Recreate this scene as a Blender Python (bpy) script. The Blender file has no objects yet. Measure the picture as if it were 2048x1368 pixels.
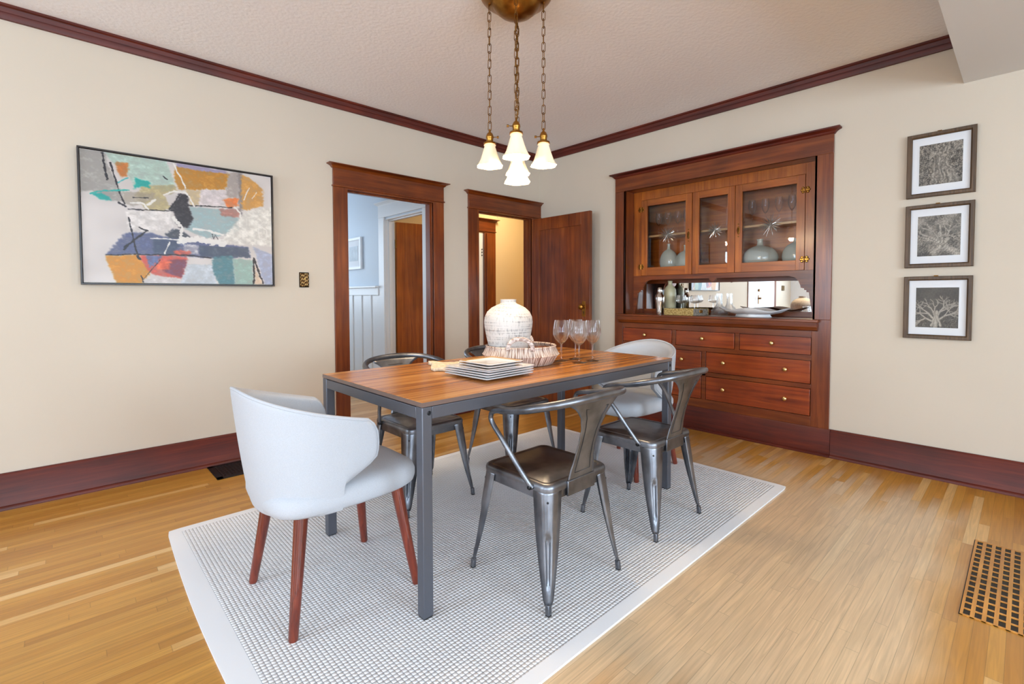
import bpy, bmesh, math, random
import numpy as np
from mathutils import Vector, Matrix
PI = math.pi
sc = bpy.context.scene
COL = sc.collection

# ------------------------------------------------------------------ camera, world, lights, exposure
cam_d = bpy.data.cameras.new('camera'); cam = bpy.data.objects.new('camera', cam_d); COL.objects.link(cam)
F_PX = 968.71; CY = 623.57; YAW = 0.818012; PITCH = -0.0338733; ROLL = -0.0028924
cam_d.sensor_fit = 'HORIZONTAL'; cam_d.sensor_width = 36.0
cam_d.lens = F_PX / 2048 * 36.0
cam_d.shift_y = (CY - 684.0) / 2048
cam_d.clip_start = 0.02
fw = Vector((math.cos(YAW) * math.cos(PITCH), math.sin(YAW) * math.cos(PITCH), math.sin(PITCH)))
rt = Vector((math.sin(YAW), -math.cos(YAW), 0)); up = rt.cross(fw)
r_ = rt * math.cos(ROLL) + up * math.sin(ROLL); u_ = -rt * math.sin(ROLL) + up * math.cos(ROLL)
M = Matrix((r_, u_, -fw)).transposed().to_4x4()
M.translation = Vector((-3.8890, -3.6996, 1.134))
cam.matrix_world = M
sc.camera = cam

sc.view_settings.view_transform = 'Standard'; sc.view_settings.look = 'None'
sc.view_settings.gamma = 1.0; sc.view_settings.use_curve_mapping = False
sc.view_settings.exposure = -0.38
sc.cycles.max_bounces = 16; sc.cycles.diffuse_bounces = 5; sc.cycles.glossy_bounces = 8
sc.cycles.transparent_max_bounces = 24; sc.cycles.transmission_bounces = 12
sc.cycles.caustics_reflective = False; sc.cycles.caustics_refractive = False

world = bpy.data.worlds.new('world'); sc.world = world; world.use_nodes = True
wn = world.node_tree.nodes; wl = world.node_tree.links
sky = wn.new('ShaderNodeTexSky'); sky.sky_type = 'HOSEK_WILKIE'; sky.turbidity = 3; sky.sun_direction = (0.2, -0.6, 0.7)
wn['Background'].inputs[1].default_value = 0.6
wl.new(sky.outputs[0], wn['Background'].inputs[0])

def area(name, loc, rot, sx, sy, power, color):
    d = bpy.data.lights.new(name, 'AREA'); d.shape = 'RECTANGLE'; d.size = sx; d.size_y = sy
    d.energy = power; d.color = color
    o = bpy.data.objects.new(name, d); COL.objects.link(o); o.location = loc; o.rotation_euler = rot
    return o
DAY = (0.68, 0.84, 1.0)
# daylight coming in through the living room windows behind the camera (windows built below), lamps tilted up to brighten the ceiling
area('daylight_south_window', (-5.4, -7.16, 1.45), (PI / 2 + .22, 0, 0), 2.4, 1.6, 300, DAY)
area('daylight_south_window_east', (-2.6, -7.16, 1.45), (PI / 2 + .22, 0, 0), 1.8, 1.6, 240, DAY)
area('daylight_west_window', (-7.76, -4.6, 1.45), (PI / 2 + .22, 0, -PI / 2), 2.4, 1.6, 200, DAY)
area('added_west_fill_north', (-7.76, -1.3, 1.45), (PI / 2 + .22, 0, -PI / 2), 1.3, 1.6, 170, DAY)  # added lamp behind an added window, sends light across the floor
# rooms beyond the two doorways
area('daylight_washroom_window', (-2.3, 3.16, 1.6), (PI / 2, 0, PI), 1.0, 1.2, 42, (0.72, 0.86, 1.0))
area('hall_ceiling_lamp', (0.3, 0.65, 2.62), (0, 0, 0), 0.35, 0.35, 24, (1.0, 0.80, 0.50))

# ------------------------------------------------------------------ materials
def srgb(r, g, b):
    f = lambda c: ((c / 255) / 12.92) if c / 255 <= 0.04045 else (((c / 255) + 0.055) / 1.055) ** 2.4
    return (f(r), f(g), f(b), 1.0)

def new_mat(name):
    m = bpy.data.materials.new(name); m.use_nodes = True
    nt = m.node_tree; b = nt.nodes['Principled BSDF']
    return m, nt, b

def plain(name, col, rough=0.5, metal=0.0, noise=0.0, nscale=20.0, bump=0.0, bscale=200.0, coat=0.0, spec=0.5):
    m, nt, b = new_mat(name)
    b.inputs['Roughness'].default_value = rough; b.inputs['Metallic'].default_value = metal
    b.inputs['Coat Weight'].default_value = coat; b.inputs['Specular IOR Level'].default_value = spec
    tc = nt.nodes.new('ShaderNodeTexCoord')
    if noise > 0:
        n = nt.nodes.new('ShaderNodeTexNoise'); n.inputs['Scale'].default_value = nscale; n.inputs['Detail'].default_value = 4
        nt.links.new(tc.outputs['Object'], n.inputs['Vector'])
        r = nt.nodes.new('ShaderNodeValToRGB')
        r.color_ramp.elements[0].position = 0.3; r.color_ramp.elements[1].position = 0.7
        r.color_ramp.elements[0].color = tuple(c * (1 - noise) for c in col[:3]) + (1,)
        r.color_ramp.elements[1].color = tuple(min(1, c * (1 + noise)) for c in col[:3]) + (1,)
        nt.links.new(n.outputs['Fac'], r.inputs['Fac']); nt.links.new(r.outputs['Color'], b.inputs['Base Color'])
    else:
        b.inputs['Base Color'].default_value = col
    if bump > 0:
        n2 = nt.nodes.new('ShaderNodeTexNoise'); n2.inputs['Scale'].default_value = bscale; n2.inputs['Detail'].default_value = 3
        nt.links.new(tc.outputs['Object'], n2.inputs['Vector'])
        bp = nt.nodes.new('ShaderNodeBump'); bp.inputs['Strength'].default_value = bump; bp.inputs['Distance'].default_value = 0.002 if bscale > 50 else 0.005
        nt.links.new(n2.outputs['Fac'], bp.inputs['Height']); nt.links.new(bp.outputs['Normal'], b.inputs['Normal'])
    return m

def wood(name, c0, c1, c2, axis='Z', scale=1.0, rough=0.32, coat=0.25, stretch=14.0, bump=0.08):
    """stained wood: noise stretched along the grain axis, with blotches"""
    m, nt, b = new_mat(name)
    N = nt.nodes; Lk = nt.links
    tc = N.new('ShaderNodeTexCoord'); mp = N.new('ShaderNodeMapping')
    s = [stretch * 1.6] * 3; s['XYZ'.index(axis)] = 1.2
    mp.inputs['Scale'].default_value = [v * scale for v in s]
    Lk.new(tc.outputs['Object'], mp.inputs['Vector'])
    n = N.new('ShaderNodeTexNoise'); n.inputs['Scale'].default_value = 1.5; n.inputs['Detail'].default_value = 8
    n.inputs['Roughness'].default_value = 0.62; n.inputs['Distortion'].default_value = 0.6
    Lk.new(mp.outputs[0], n.inputs['Vector'])
    r = N.new('ShaderNodeValToRGB'); e = r.color_ramp.elements
    e[0].position = 0.28; e[0].color = c0; e[1].position = 0.72; e[1].color = c2
    x = e.new(0.5); x.color = c1
    Lk.new(n.outputs['Fac'], r.inputs['Fac'])
    n2 = N.new('ShaderNodeTexNoise'); n2.inputs['Scale'].default_value = 3.0; n2.inputs['Detail'].default_value = 2
    Lk.new(tc.outputs['Object'], n2.inputs['Vector'])
    mr = N.new('ShaderNodeMapRange'); mr.inputs[1].default_value = 0.3; mr.inputs[2].default_value = 0.7
    mr.inputs[3].default_value = 0.72; mr.inputs[4].default_value = 1.25
    Lk.new(n2.outputs['Fac'], mr.inputs[0])
    vm = N.new('ShaderNodeVectorMath'); vm.operation = 'SCALE'
    Lk.new(r.outputs['Color'], vm.inputs[0]); Lk.new(mr.outputs[0], vm.inputs['Scale'])
    Lk.new(vm.outputs[0], b.inputs['Base Color'])
    b.inputs['Roughness'].default_value = rough; b.inputs['Coat Weight'].default_value = coat; b.inputs['Coat Roughness'].default_value = 0.15
    bp = N.new('ShaderNodeBump'); bp.inputs['Strength'].default_value = bump; bp.inputs['Distance'].default_value = 0.001
    Lk.new(n.outputs['Fac'], bp.inputs['Height']); Lk.new(bp.outputs['Normal'], b.inputs['Normal'])
    return m

def mahogany(name, axis, k=1.0, **kw):
    f = lambda c: tuple(v * k for v in c[:3]) + (1,)
    return wood(name, f(srgb(80, 31, 8)), f(srgb(112, 50, 14)), f(srgb(134, 70, 24)), axis, **kw)

MW = {a: mahogany('mahogany_grain_' + a, a) for a in 'XYZ'}
MB_ = {a: wood('baseboard_mahogany_' + a, srgb(60, 12, 3), srgb(84, 21, 5), srgb(102, 34, 9), a, rough=0.5, coat=0.0) for a in 'XYZ'}
M_drawer = wood('red_drawer_front', srgb(98, 34, 10), srgb(134, 54, 15), srgb(154, 74, 24), 'Y')
MD = {a: wood('amber_fir_grain_' + a, srgb(126, 60, 16), srgb(160, 84, 24), srgb(182, 106, 36), a) for a in 'XYZ'}
M_wall = plain('warm_white_plaster', srgb(205, 193, 176), 0.75, noise=0.02, nscale=1.5, bump=0.08, bscale=60)
M_wall_hall = plain('hall_cream_plaster', srgb(226, 205, 165), 0.75, bump=0.08, bscale=60)
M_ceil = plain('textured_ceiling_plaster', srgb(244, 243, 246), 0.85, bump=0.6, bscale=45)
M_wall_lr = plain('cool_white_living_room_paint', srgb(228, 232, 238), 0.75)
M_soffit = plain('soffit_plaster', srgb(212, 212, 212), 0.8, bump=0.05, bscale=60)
M_white = plain('white_trim_paint', srgb(226, 229, 232), 0.4)
M_washwall = plain('washroom_wall_paint', srgb(200, 212, 224), 0.6)
M_brass = plain('aged_brass', srgb(158, 112, 50), 0.28, 1.0, noise=0.2, nscale=30)
M_brass_dk = plain('dark_bronze', srgb(120, 82, 40), 0.4, 1.0, noise=0.25, nscale=40)
M_knob = plain('pale_brass_knob', srgb(222, 190, 130), 0.25, 1.0)
M_tmetal = plain('grey_powder_coated_steel', srgb(98, 100, 108), 0.42, 0.55, bump=0.05, bscale=400)
M_black = plain('black_metal', srgb(18, 18, 20), 0.45, 0.2)
M_rubber = plain('black_rubber', srgb(14, 14, 15), 0.7)
M_blackframe = plain('black_frame_lacquer', srgb(34, 26, 24), 0.35)
M_gunmetal, nt, b = new_mat('brushed_gunmetal')
N = nt.nodes; Lk = nt.links
tc = N.new('ShaderNodeTexCoord'); n = N.new('ShaderNodeTexNoise'); n.inputs['Scale'].default_value = 9; n.inputs['Detail'].default_value = 5
Lk.new(tc.outputs['Object'], n.inputs['Vector'])
r = N.new('ShaderNodeValToRGB'); r.color_ramp.elements[0].position = 0.3; r.color_ramp.elements[1].position = 0.72
r.color_ramp.elements[0].color = srgb(90, 92, 98); r.color_ramp.elements[1].color = srgb(148, 150, 156)
Lk.new(n.outputs['Fac'], r.inputs['Fac']); Lk.new(r.outputs['Color'], b.inputs['Base Color'])
mr = N.new('ShaderNodeMapRange'); mr.inputs[3].default_value = 0.24; mr.inputs[4].default_value = 0.46
Lk.new(n.outputs['Fac'], mr.inputs[0]); Lk.new(mr.outputs[0], b.inputs['Roughness']); b.inputs['Metallic'].default_value = 0.95

M_groove_shadow = plain('groove_shadow_tone', srgb(66, 66, 68), .4, .7)  # dark tone painting the shadow in the splat's groove
M_walnutleg = wood('red_walnut_leg', srgb(78, 28, 16), srgb(112, 42, 24), srgb(132, 56, 32), 'Z', scale=2.5, rough=0.28, coat=0.4)
M_fabric = plain('light_grey_boucle', srgb(188, 191, 197), 0.95, noise=0.05, nscale=350, bump=0.5, bscale=500)
M_ceramic = plain('white_glazed_ceramic', srgb(232, 232, 232), 0.18, coat=0.3)
M_wall_ceramic = plain('pale_green_ceramic', srgb(190, 196, 186), 0.12, coat=0.4)
M_cream = plain('cream_stoneware', srgb(190, 184, 150), 0.35, noise=0.08, nscale=6)
M_chrome = plain('polished_chrome', srgb(215, 212, 208), 0.07, 1.0)
M_mat = plain('picture_mount_board', srgb(226, 228, 232), 0.7)
M_picwood = wood('walnut_picture_frame', srgb(58, 42, 26), srgb(84, 62, 40), srgb(100, 76, 50), 'Z', scale=3, rough=0.45, coat=0.0)
M_whiteframe = plain('white_picture_frame', srgb(225, 228, 232), 0.4)

# clear glass: clear with a fresnel reflection
def clear_glass(name, tint=(1, 1, 1, 1), blend=0.12, rough=0.0):
    m = bpy.data.materials.new(name); m.use_nodes = True; nt = m.node_tree; nt.nodes.clear()
    out = nt.nodes.new('ShaderNodeOutputMaterial'); mx = nt.nodes.new('ShaderNodeMixShader')
    t = nt.nodes.new('ShaderNodeBsdfTransparent'); t.inputs[0].default_value = tint
    g = nt.nodes.new('ShaderNodeBsdfGlossy'); g.inputs['Roughness'].default_value = rough
    lw = nt.nodes.new('ShaderNodeLayerWeight'); lw.inputs['Blend'].default_value = blend
    nt.links.new(lw.outputs['Fresnel'], mx.inputs[0]); nt.links.new(t.outputs[0], mx.inputs[1]); nt.links.new(g.outputs[0], mx.inputs[2])
    nt.links.new(mx.outputs[0], out.inputs[0]); return m
M_pane = clear_glass('window_pane_glass', blend=0.42)
M_picglass = clear_glass('picture_glass', blend=0.34)
M_crystal = bpy.data.materials.new('crystal_glass'); M_crystal.use_nodes = True; nt = M_crystal.node_tree; nt.nodes.clear()
_o = nt.nodes.new('ShaderNodeOutputMaterial'); _m = nt.nodes.new('ShaderNodeMixShader'); _t = nt.nodes.new('ShaderNodeBsdfTransparent'); _g = nt.nodes.new('ShaderNodeBsdfGlass')
_g.inputs['IOR'].default_value = 1.45; _g.inputs['Roughness'].default_value = 0.0; _m.inputs[0].default_value = 0.55
nt.links.new(_t.outputs[0], _m.inputs[1]); nt.links.new(_g.outputs[0], _m.inputs[2]); nt.links.new(_m.outputs[0], _o.inputs[0])
M_crystal2 = plain('cut_crystal', srgb(226, 220, 212), 0.12, 0.75)

M_mirror, nt, b = new_mat('silvered_mirror')
b.inputs['Metallic'].default_value = 1.0; b.inputs['Roughness'].default_value = 0.0; b.inputs['Base Color'].default_value = (0.9, 0.9, 0.88, 1)

def lit_glass(name, col, strength):
    m, nt, b = new_mat(name)
    b.inputs['Base Color'].default_value = srgb(238, 220, 190); b.inputs['Roughness'].default_value = 0.3
    b.inputs['Emission Color'].default_value = col; b.inputs['Emission Strength'].default_value = strength
    return m
M_shade = lit_glass('lit_frosted_glass_shade', (1.0, 0.80, 0.50, 1), 0.45)
M_bulb = lit_glass('lit_bulb', (1.0, 0.82, 0.55, 1), 8.0)

# oak strip floor: boards along X, 57 mm wide
M_floor, nt, b = new_mat('oak_strip_flooring')
N = nt.nodes; Lk = nt.links
def mth(op, a=None, c=None, N=N, Lk=Lk, v1=None, v2=None):
    x = N.new('ShaderNodeMath'); x.operation = op
    if a is not None: Lk.new(a, x.inputs[0])
    if v1 is not None: x.inputs[0].default_value = v1
    if c is not None: Lk.new(c, x.inputs[1])
    if v2 is not None: x.inputs[1].default_value = v2
    return x.outputs[0]
geo = N.new('ShaderNodeNewGeometry'); sp = N.new('ShaderNodeSeparateXYZ'); Lk.new(geo.outputs['Position'], sp.inputs[0])
BWID = 0.0395
ry = mth('DIVIDE', sp.outputs['Y'], v2=BWID); row = mth('FLOOR', ry)
wn1 = N.new('ShaderNodeTexWhiteNoise'); wn1.noise_dimensions = '1D'; Lk.new(row, wn1.inputs['W'])
off = mth('MULTIPLY', wn1.outputs['Value'], v2=7.0)
xs = mth('DIVIDE', mth('ADD', sp.outputs['X'], off), v2=0.75); colm = mth('FLOOR', xs)
cmb = N.new('ShaderNodeCombineXYZ'); Lk.new(row, cmb.inputs[0]); Lk.new(colm, cmb.inputs[1])
wn2 = N.new('ShaderNodeTexWhiteNoise'); wn2.noise_dimensions = '2D'; Lk.new(cmb.outputs[0], wn2.inputs['Vector'])
r = N.new('ShaderNodeValToRGB'); e = r.color_ramp.elements
e[0].position = 0.0; e[0].color = srgb(180, 122, 44); e[1].position = 1.0; e[1].color = srgb(224, 182, 120)
x = e.new(0.3); x.color = srgb(190, 132, 50); x = e.new(0.85); x.color = srgb(202, 146, 62)
Lk.new(wn2.outputs['Value'], r.inputs['Fac'])
mp = N.new('ShaderNodeCombineXYZ')
Lk.new(mth('MULTIPLY', sp.outputs['X'], v2=2.2), mp.inputs[0]); Lk.new(mth('MULTIPLY', sp.outputs['Y'], v2=46.0), mp.inputs[1])
Lk.new(mth('MULTIPLY', wn2.outputs['Value'], v2=20.0), mp.inputs[2])
n = N.new('ShaderNodeTexNoise'); n.inputs['Scale'].default_value = 1.6; n.inputs['Detail'].default_value = 7; n.inputs['Distortion'].default_value = 1.2
Lk.new(mp.outputs[0], n.inputs['Vector'])
mr = N.new('ShaderNodeMapRange'); mr.inputs[1].default_value = 0.3; mr.inputs[2].default_value = 0.7; mr.inputs[3].default_value = 0.82; mr.inputs[4].default_value = 1.12
Lk.new(n.outputs['Fac'], mr.inputs[0])
fy = mth('FRACT', ry); ey = mth('MINIMUM', fy, mth('SUBTRACT', None, fy, v1=1.0))
fx = mth('FRACT', xs); ex = mth('MULTIPLY', mth('MINIMUM', fx, mth('SUBTRACT', None, fx, v1=1.0)), v2=16.0)
edge = mth('MINIMUM', ey, ex)
m2 = N.new('ShaderNodeMapRange'); m2.inputs[1].default_value = 0.0; m2.inputs[2].default_value = 0.035; m2.inputs[3].default_value = 0.62; m2.inputs[4].default_value = 1.0
Lk.new(edge, m2.inputs[0])
tot = mth('MULTIPLY', mr.outputs[0], m2.outputs[0])
# paler boards between rug and grille: part worn finish, part daylight sheen painted in
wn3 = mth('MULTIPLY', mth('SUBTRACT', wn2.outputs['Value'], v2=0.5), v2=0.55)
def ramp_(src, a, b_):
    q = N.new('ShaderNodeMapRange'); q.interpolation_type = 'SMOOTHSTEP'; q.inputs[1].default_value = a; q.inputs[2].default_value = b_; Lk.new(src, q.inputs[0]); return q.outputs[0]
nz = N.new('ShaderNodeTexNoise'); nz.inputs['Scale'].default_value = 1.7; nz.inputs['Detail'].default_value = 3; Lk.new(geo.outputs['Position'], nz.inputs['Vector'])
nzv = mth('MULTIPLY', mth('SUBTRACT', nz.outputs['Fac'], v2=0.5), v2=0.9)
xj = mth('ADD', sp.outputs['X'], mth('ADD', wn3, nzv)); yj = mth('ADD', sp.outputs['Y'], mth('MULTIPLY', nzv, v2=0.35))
wear_and_sheen = mth('MULTIPLY', mth('MULTIPLY', ramp_(xj, -3.5, -2.7), ramp_(xj, -0.15, -0.75)), mth('MULTIPLY', ramp_(yj, -3.60, -3.38), ramp_(yj, -1.2, -2.2)))
mxw = N.new('ShaderNodeMix'); mxw.data_type = 'RGBA'; Lk.new(mth('MULTIPLY', wear_and_sheen, v2=0.72), mxw.inputs['Factor']); Lk.new(r.outputs['Color'], mxw.inputs['A']); mxw.inputs['B'].default_value = srgb(224, 202, 170)
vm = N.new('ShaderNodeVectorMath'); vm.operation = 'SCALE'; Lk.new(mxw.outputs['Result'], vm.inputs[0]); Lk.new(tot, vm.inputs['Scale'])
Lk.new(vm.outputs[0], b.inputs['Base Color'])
b.inputs['Roughness'].default_value = 0.32; b.inputs['Coat Weight'].default_value = 0.4; b.inputs['Coat Roughness'].default_value = 0.28
bp = N.new('ShaderNodeBump'); bp.inputs['Strength'].default_value = 0.25; bp.inputs['Distance'].default_value = 0.0006
Lk.new(m2.outputs[0], bp.inputs['Height']); Lk.new(bp.outputs['Normal'], b.inputs['Normal'])

# zebrano style table top
M_top, nt, b = new_mat('zebrano_table_top')
N = nt.nodes; Lk = nt.links
tc = N.new('ShaderNodeTexCoord'); mp = N.new('ShaderNodeMapping'); mp.inputs['Scale'].default_value = (0.8, 30, 30)
Lk.new(tc.outputs['Object'], mp.inputs['Vector'])
n = N.new('ShaderNodeTexNoise'); n.inputs['Scale'].default_value = 1.0; n.inputs['Detail'].default_value = 9; n.inputs['Roughness'].default_value = 0.7
n.inputs['Distortion'].default_value = 0.4
Lk.new(mp.outputs[0], n.inputs['Vector'])
r = N.new('ShaderNodeValToRGB'); e = r.color_ramp.elements
e[0].position = 0.30; e[0].color = srgb(112, 62, 28); e[1].position = 0.70; e[1].color = srgb(224, 164, 94)
x = e.new(0.44); x.color = srgb(160, 98, 46); x = e.new(0.54); x.color = srgb(196, 130, 64)
Lk.new(n.outputs['Fac'], r.inputs['Fac']); Lk.new(r.outputs['Color'], b.inputs['Base Color'])
b.inputs['Roughness'].default_value = 0.26
M_topedge = plain('grey_brown_edge_band', srgb(112, 92, 84), 0.4)

# rug: knotted loops, flat cream border
M_rug, nt, b = new_mat('woven_loop_rug')
N = nt.nodes; Lk = nt.links
tc = N.new('ShaderNodeTexCoord'); sp = N.new('ShaderNodeSeparateXYZ'); Lk.new(tc.outputs['Object'], sp.inputs[0])
P_ = 0.0145
M2 = lambda op, a=None, c=None, v1=None, v2=None: mth(op, a, c, N, Lk, v1, v2)
vy = M2('DIVIDE', sp.outputs['Y'], v2=P_); rw = M2('FLOOR', vy)
hf = M2('MULTIPLY', M2('MODULO', M2('ABSOLUTE', rw), v2=2.0), v2=0.0)
vx = M2('ADD', M2('DIVIDE', sp.outputs['X'], v2=P_), hf)
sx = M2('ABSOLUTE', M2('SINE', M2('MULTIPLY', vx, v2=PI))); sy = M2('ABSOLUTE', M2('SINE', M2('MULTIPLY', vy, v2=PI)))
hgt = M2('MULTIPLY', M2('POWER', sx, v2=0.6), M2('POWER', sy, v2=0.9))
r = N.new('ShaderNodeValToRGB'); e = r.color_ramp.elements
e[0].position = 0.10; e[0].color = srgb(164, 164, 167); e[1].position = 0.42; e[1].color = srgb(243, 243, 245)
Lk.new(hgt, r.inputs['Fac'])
ax = M2('SUBTRACT', None, M2('ABSOLUTE', sp.outputs['X']), v1=1.37); ay = M2('SUBTRACT', None, M2('ABSOLUTE', sp.outputs['Y']), v1=0.925)
dm = M2('MINIMUM', ax, ay); msk = M2('LESS_THAN', dm, v2=0.050)
mx = N.new('ShaderNodeMix'); mx.data_type = 'RGBA'; Lk.new(msk, mx.inputs['Factor']); Lk.new(r.outputs['Color'], mx.inputs['A']); mx.inputs['B'].default_value = srgb(234, 234, 236)
Lk.new(mx.outputs['Result'], b.inputs['Base Color']); b.inputs['Roughness'].default_value = 0.95
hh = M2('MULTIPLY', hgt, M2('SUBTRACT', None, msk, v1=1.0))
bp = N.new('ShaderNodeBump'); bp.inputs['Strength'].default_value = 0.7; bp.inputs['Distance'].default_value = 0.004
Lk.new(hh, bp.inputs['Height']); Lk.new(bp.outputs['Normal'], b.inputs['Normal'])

def wicker(name, ca, cb, freq, axis='Z', vertical=True):
    m, nt, b = new_mat(name); N = nt.nodes; Lk = nt.links
    tc = N.new('ShaderNodeTexCoord'); mp = N.new('ShaderNodeMapping')
    mp.inputs['Scale'].default_value = (freq, freq, freq * 0.12) if vertical else (freq * .4, freq * .4, freq)
    Lk.new(tc.outputs['Object'], mp.inputs['Vector'])
    n = N.new('ShaderNodeTexNoise'); n.inputs['Scale'].default_value = 1.0; n.inputs['Detail'].default_value = 3
    Lk.new(mp.outputs[0], n.inputs['Vector'])
    r = N.new('ShaderNodeValToRGB'); e = r.color_ramp.elements; e[0].position = 0.4; e[0].color = ca; e[1].position = 0.56; e[1].color = cb
    Lk.new(n.outputs['Fac'], r.inputs['Fac']); Lk.new(r.outputs['Color'], b.inputs['Base Color']); b.inputs['Roughness'].default_value = 0.85
    bp = N.new('ShaderNodeBump'); bp.inputs['Strength'].default_value = 0.6; bp.inputs['Distance'].default_value = 0.003
    Lk.new(n.outputs['Fac'], bp.inputs['Height']); Lk.new(bp.outputs['Normal'], b.inputs['Normal'])
    return m
M_wicker = wicker('whitewashed_wicker', srgb(140, 104, 84), srgb(226, 208, 194), 190)
def radial(m, na, nz):
    nt = m.node_tree; mp = [n for n in nt.nodes if n.type == 'MAPPING'][0]; tc = [n for n in nt.nodes if n.type == 'TEX_COORD'][0]; no = [n for n in nt.nodes if n.type == 'TEX_NOISE'][0]
    sp = nt.nodes.new('ShaderNodeSeparateXYZ'); at = nt.nodes.new('ShaderNodeMath'); at.operation = 'ARCTAN2'; cb = nt.nodes.new('ShaderNodeCombineXYZ')
    nt.links.new(tc.outputs['Object'], sp.inputs[0]); nt.links.new(sp.outputs['Y'], at.inputs[0]); nt.links.new(sp.outputs['X'], at.inputs[1])
    nt.links.new(at.outputs[0], cb.inputs[0]); nt.links.new(sp.outputs['Z'], cb.inputs[2]); mp.inputs['Scale'].default_value = (na, 1, nz)
    nt.links.new(cb.outputs[0], mp.inputs['Vector'])
radial(M_wicker, 34, 14)
M_wrap = wicker('wrapped_rope', srgb(160, 136, 126), srgb(220, 206, 198), 160, vertical=False)
M_wicker_in = wicker('tan_wicker', srgb(120, 70, 30), srgb(200, 145, 85), 160)
M_seagrass = wicker('seagrass_weave', srgb(150, 122, 66), srgb(200, 174, 112), 120, vertical=False)
M_greyweave = wicker('grey_weave', srgb(96, 88, 78), srgb(160, 150, 136), 160, vertical=False)

# big jar: white wash with weave scratches
M_vase, nt, b = new_mat('whitewashed_textured_clay'); N = nt.nodes; Lk = nt.links
tc = N.new('ShaderNodeTexCoord'); mp = N.new('ShaderNodeMapping'); mp.inputs['Scale'].default_value = (150, 150, 22); Lk.new(tc.outputs['Object'], mp.inputs['Vector'])
n = N.new('ShaderNodeTexNoise'); n.inputs['Scale'].default_value = 1; n.inputs['Detail'].default_value = 5; Lk.new(mp.outputs[0], n.inputs['Vector'])
mp2 = N.new('ShaderNodeMapping'); mp2.inputs['Scale'].default_value = (6, 6, 190); Lk.new(tc.outputs['Object'], mp2.inputs['Vector'])
n2 = N.new('ShaderNodeTexNoise'); n2.inputs['Scale'].default_value = 1; n2.inputs['Detail'].default_value = 2; Lk.new(mp2.outputs[0], n2.inputs['Vector'])
ad = N.new('ShaderNodeMath'); ad.operation = 'ADD'; Lk.new(n.outputs['Fac'], ad.inputs[0]); Lk.new(n2.outputs['Fac'], ad.inputs[1])
r = N.new('ShaderNodeValToRGB'); e = r.color_ramp.elements; e[0].position = 0.66; e[0].color = srgb(152, 146, 142); e[1].position = 0.88; e[1].color = srgb(212, 205, 198)
dv = N.new('ShaderNodeMath'); dv.operation = 'MULTIPLY'; dv.inputs[1].default_value = 0.9; Lk.new(ad.outputs[0], dv.inputs[0])
Lk.new(dv.outputs[0], r.inputs['Fac']); Lk.new(r.outputs['Color'], b.inputs['Base Color']); b.inputs['Roughness'].default_value = 0.75
bp = N.new('ShaderNodeBump'); bp.inputs['Strength'].default_value = 0.35; bp.inputs['Distance'].default_value = 0.002
Lk.new(ad.outputs[0], bp.inputs['Height']); Lk.new(bp.outputs['Normal'], b.inputs['Normal'])

M_napkin = plain('patterned_linen', srgb(222, 206, 178), 0.9, noise=0.22, nscale=60)
M_litrim = plain('warm_lit_rim_band', srgb(206, 160, 92), 0.3, 0.3)  # tan tone that paints warm light onto the side plates' rims
M_bowlwood = wood('brown_wood_dish', srgb(96, 50, 24), srgb(140, 82, 44), srgb(168, 106, 62), 'X', scale=2)

def attr_mat(name, rough):
    m, nt, b = new_mat(name)
    a = nt.nodes.new('ShaderNodeVertexColor'); a.layer_name = 'Col'
    nt.links.new(a.outputs['Color'], b.inputs['Base Color']); b.inputs['Roughness'].default_value = rough
    return m
M_canvas = attr_mat('painted_canvas', 0.42)
M_photo = attr_mat('sepia_photograph', 0.6)
M_swplate = attr_mat('embossed_brass', 0.4); M_swplate.node_tree.nodes['Principled BSDF'].inputs['Metallic'].default_value = 0.7

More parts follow.
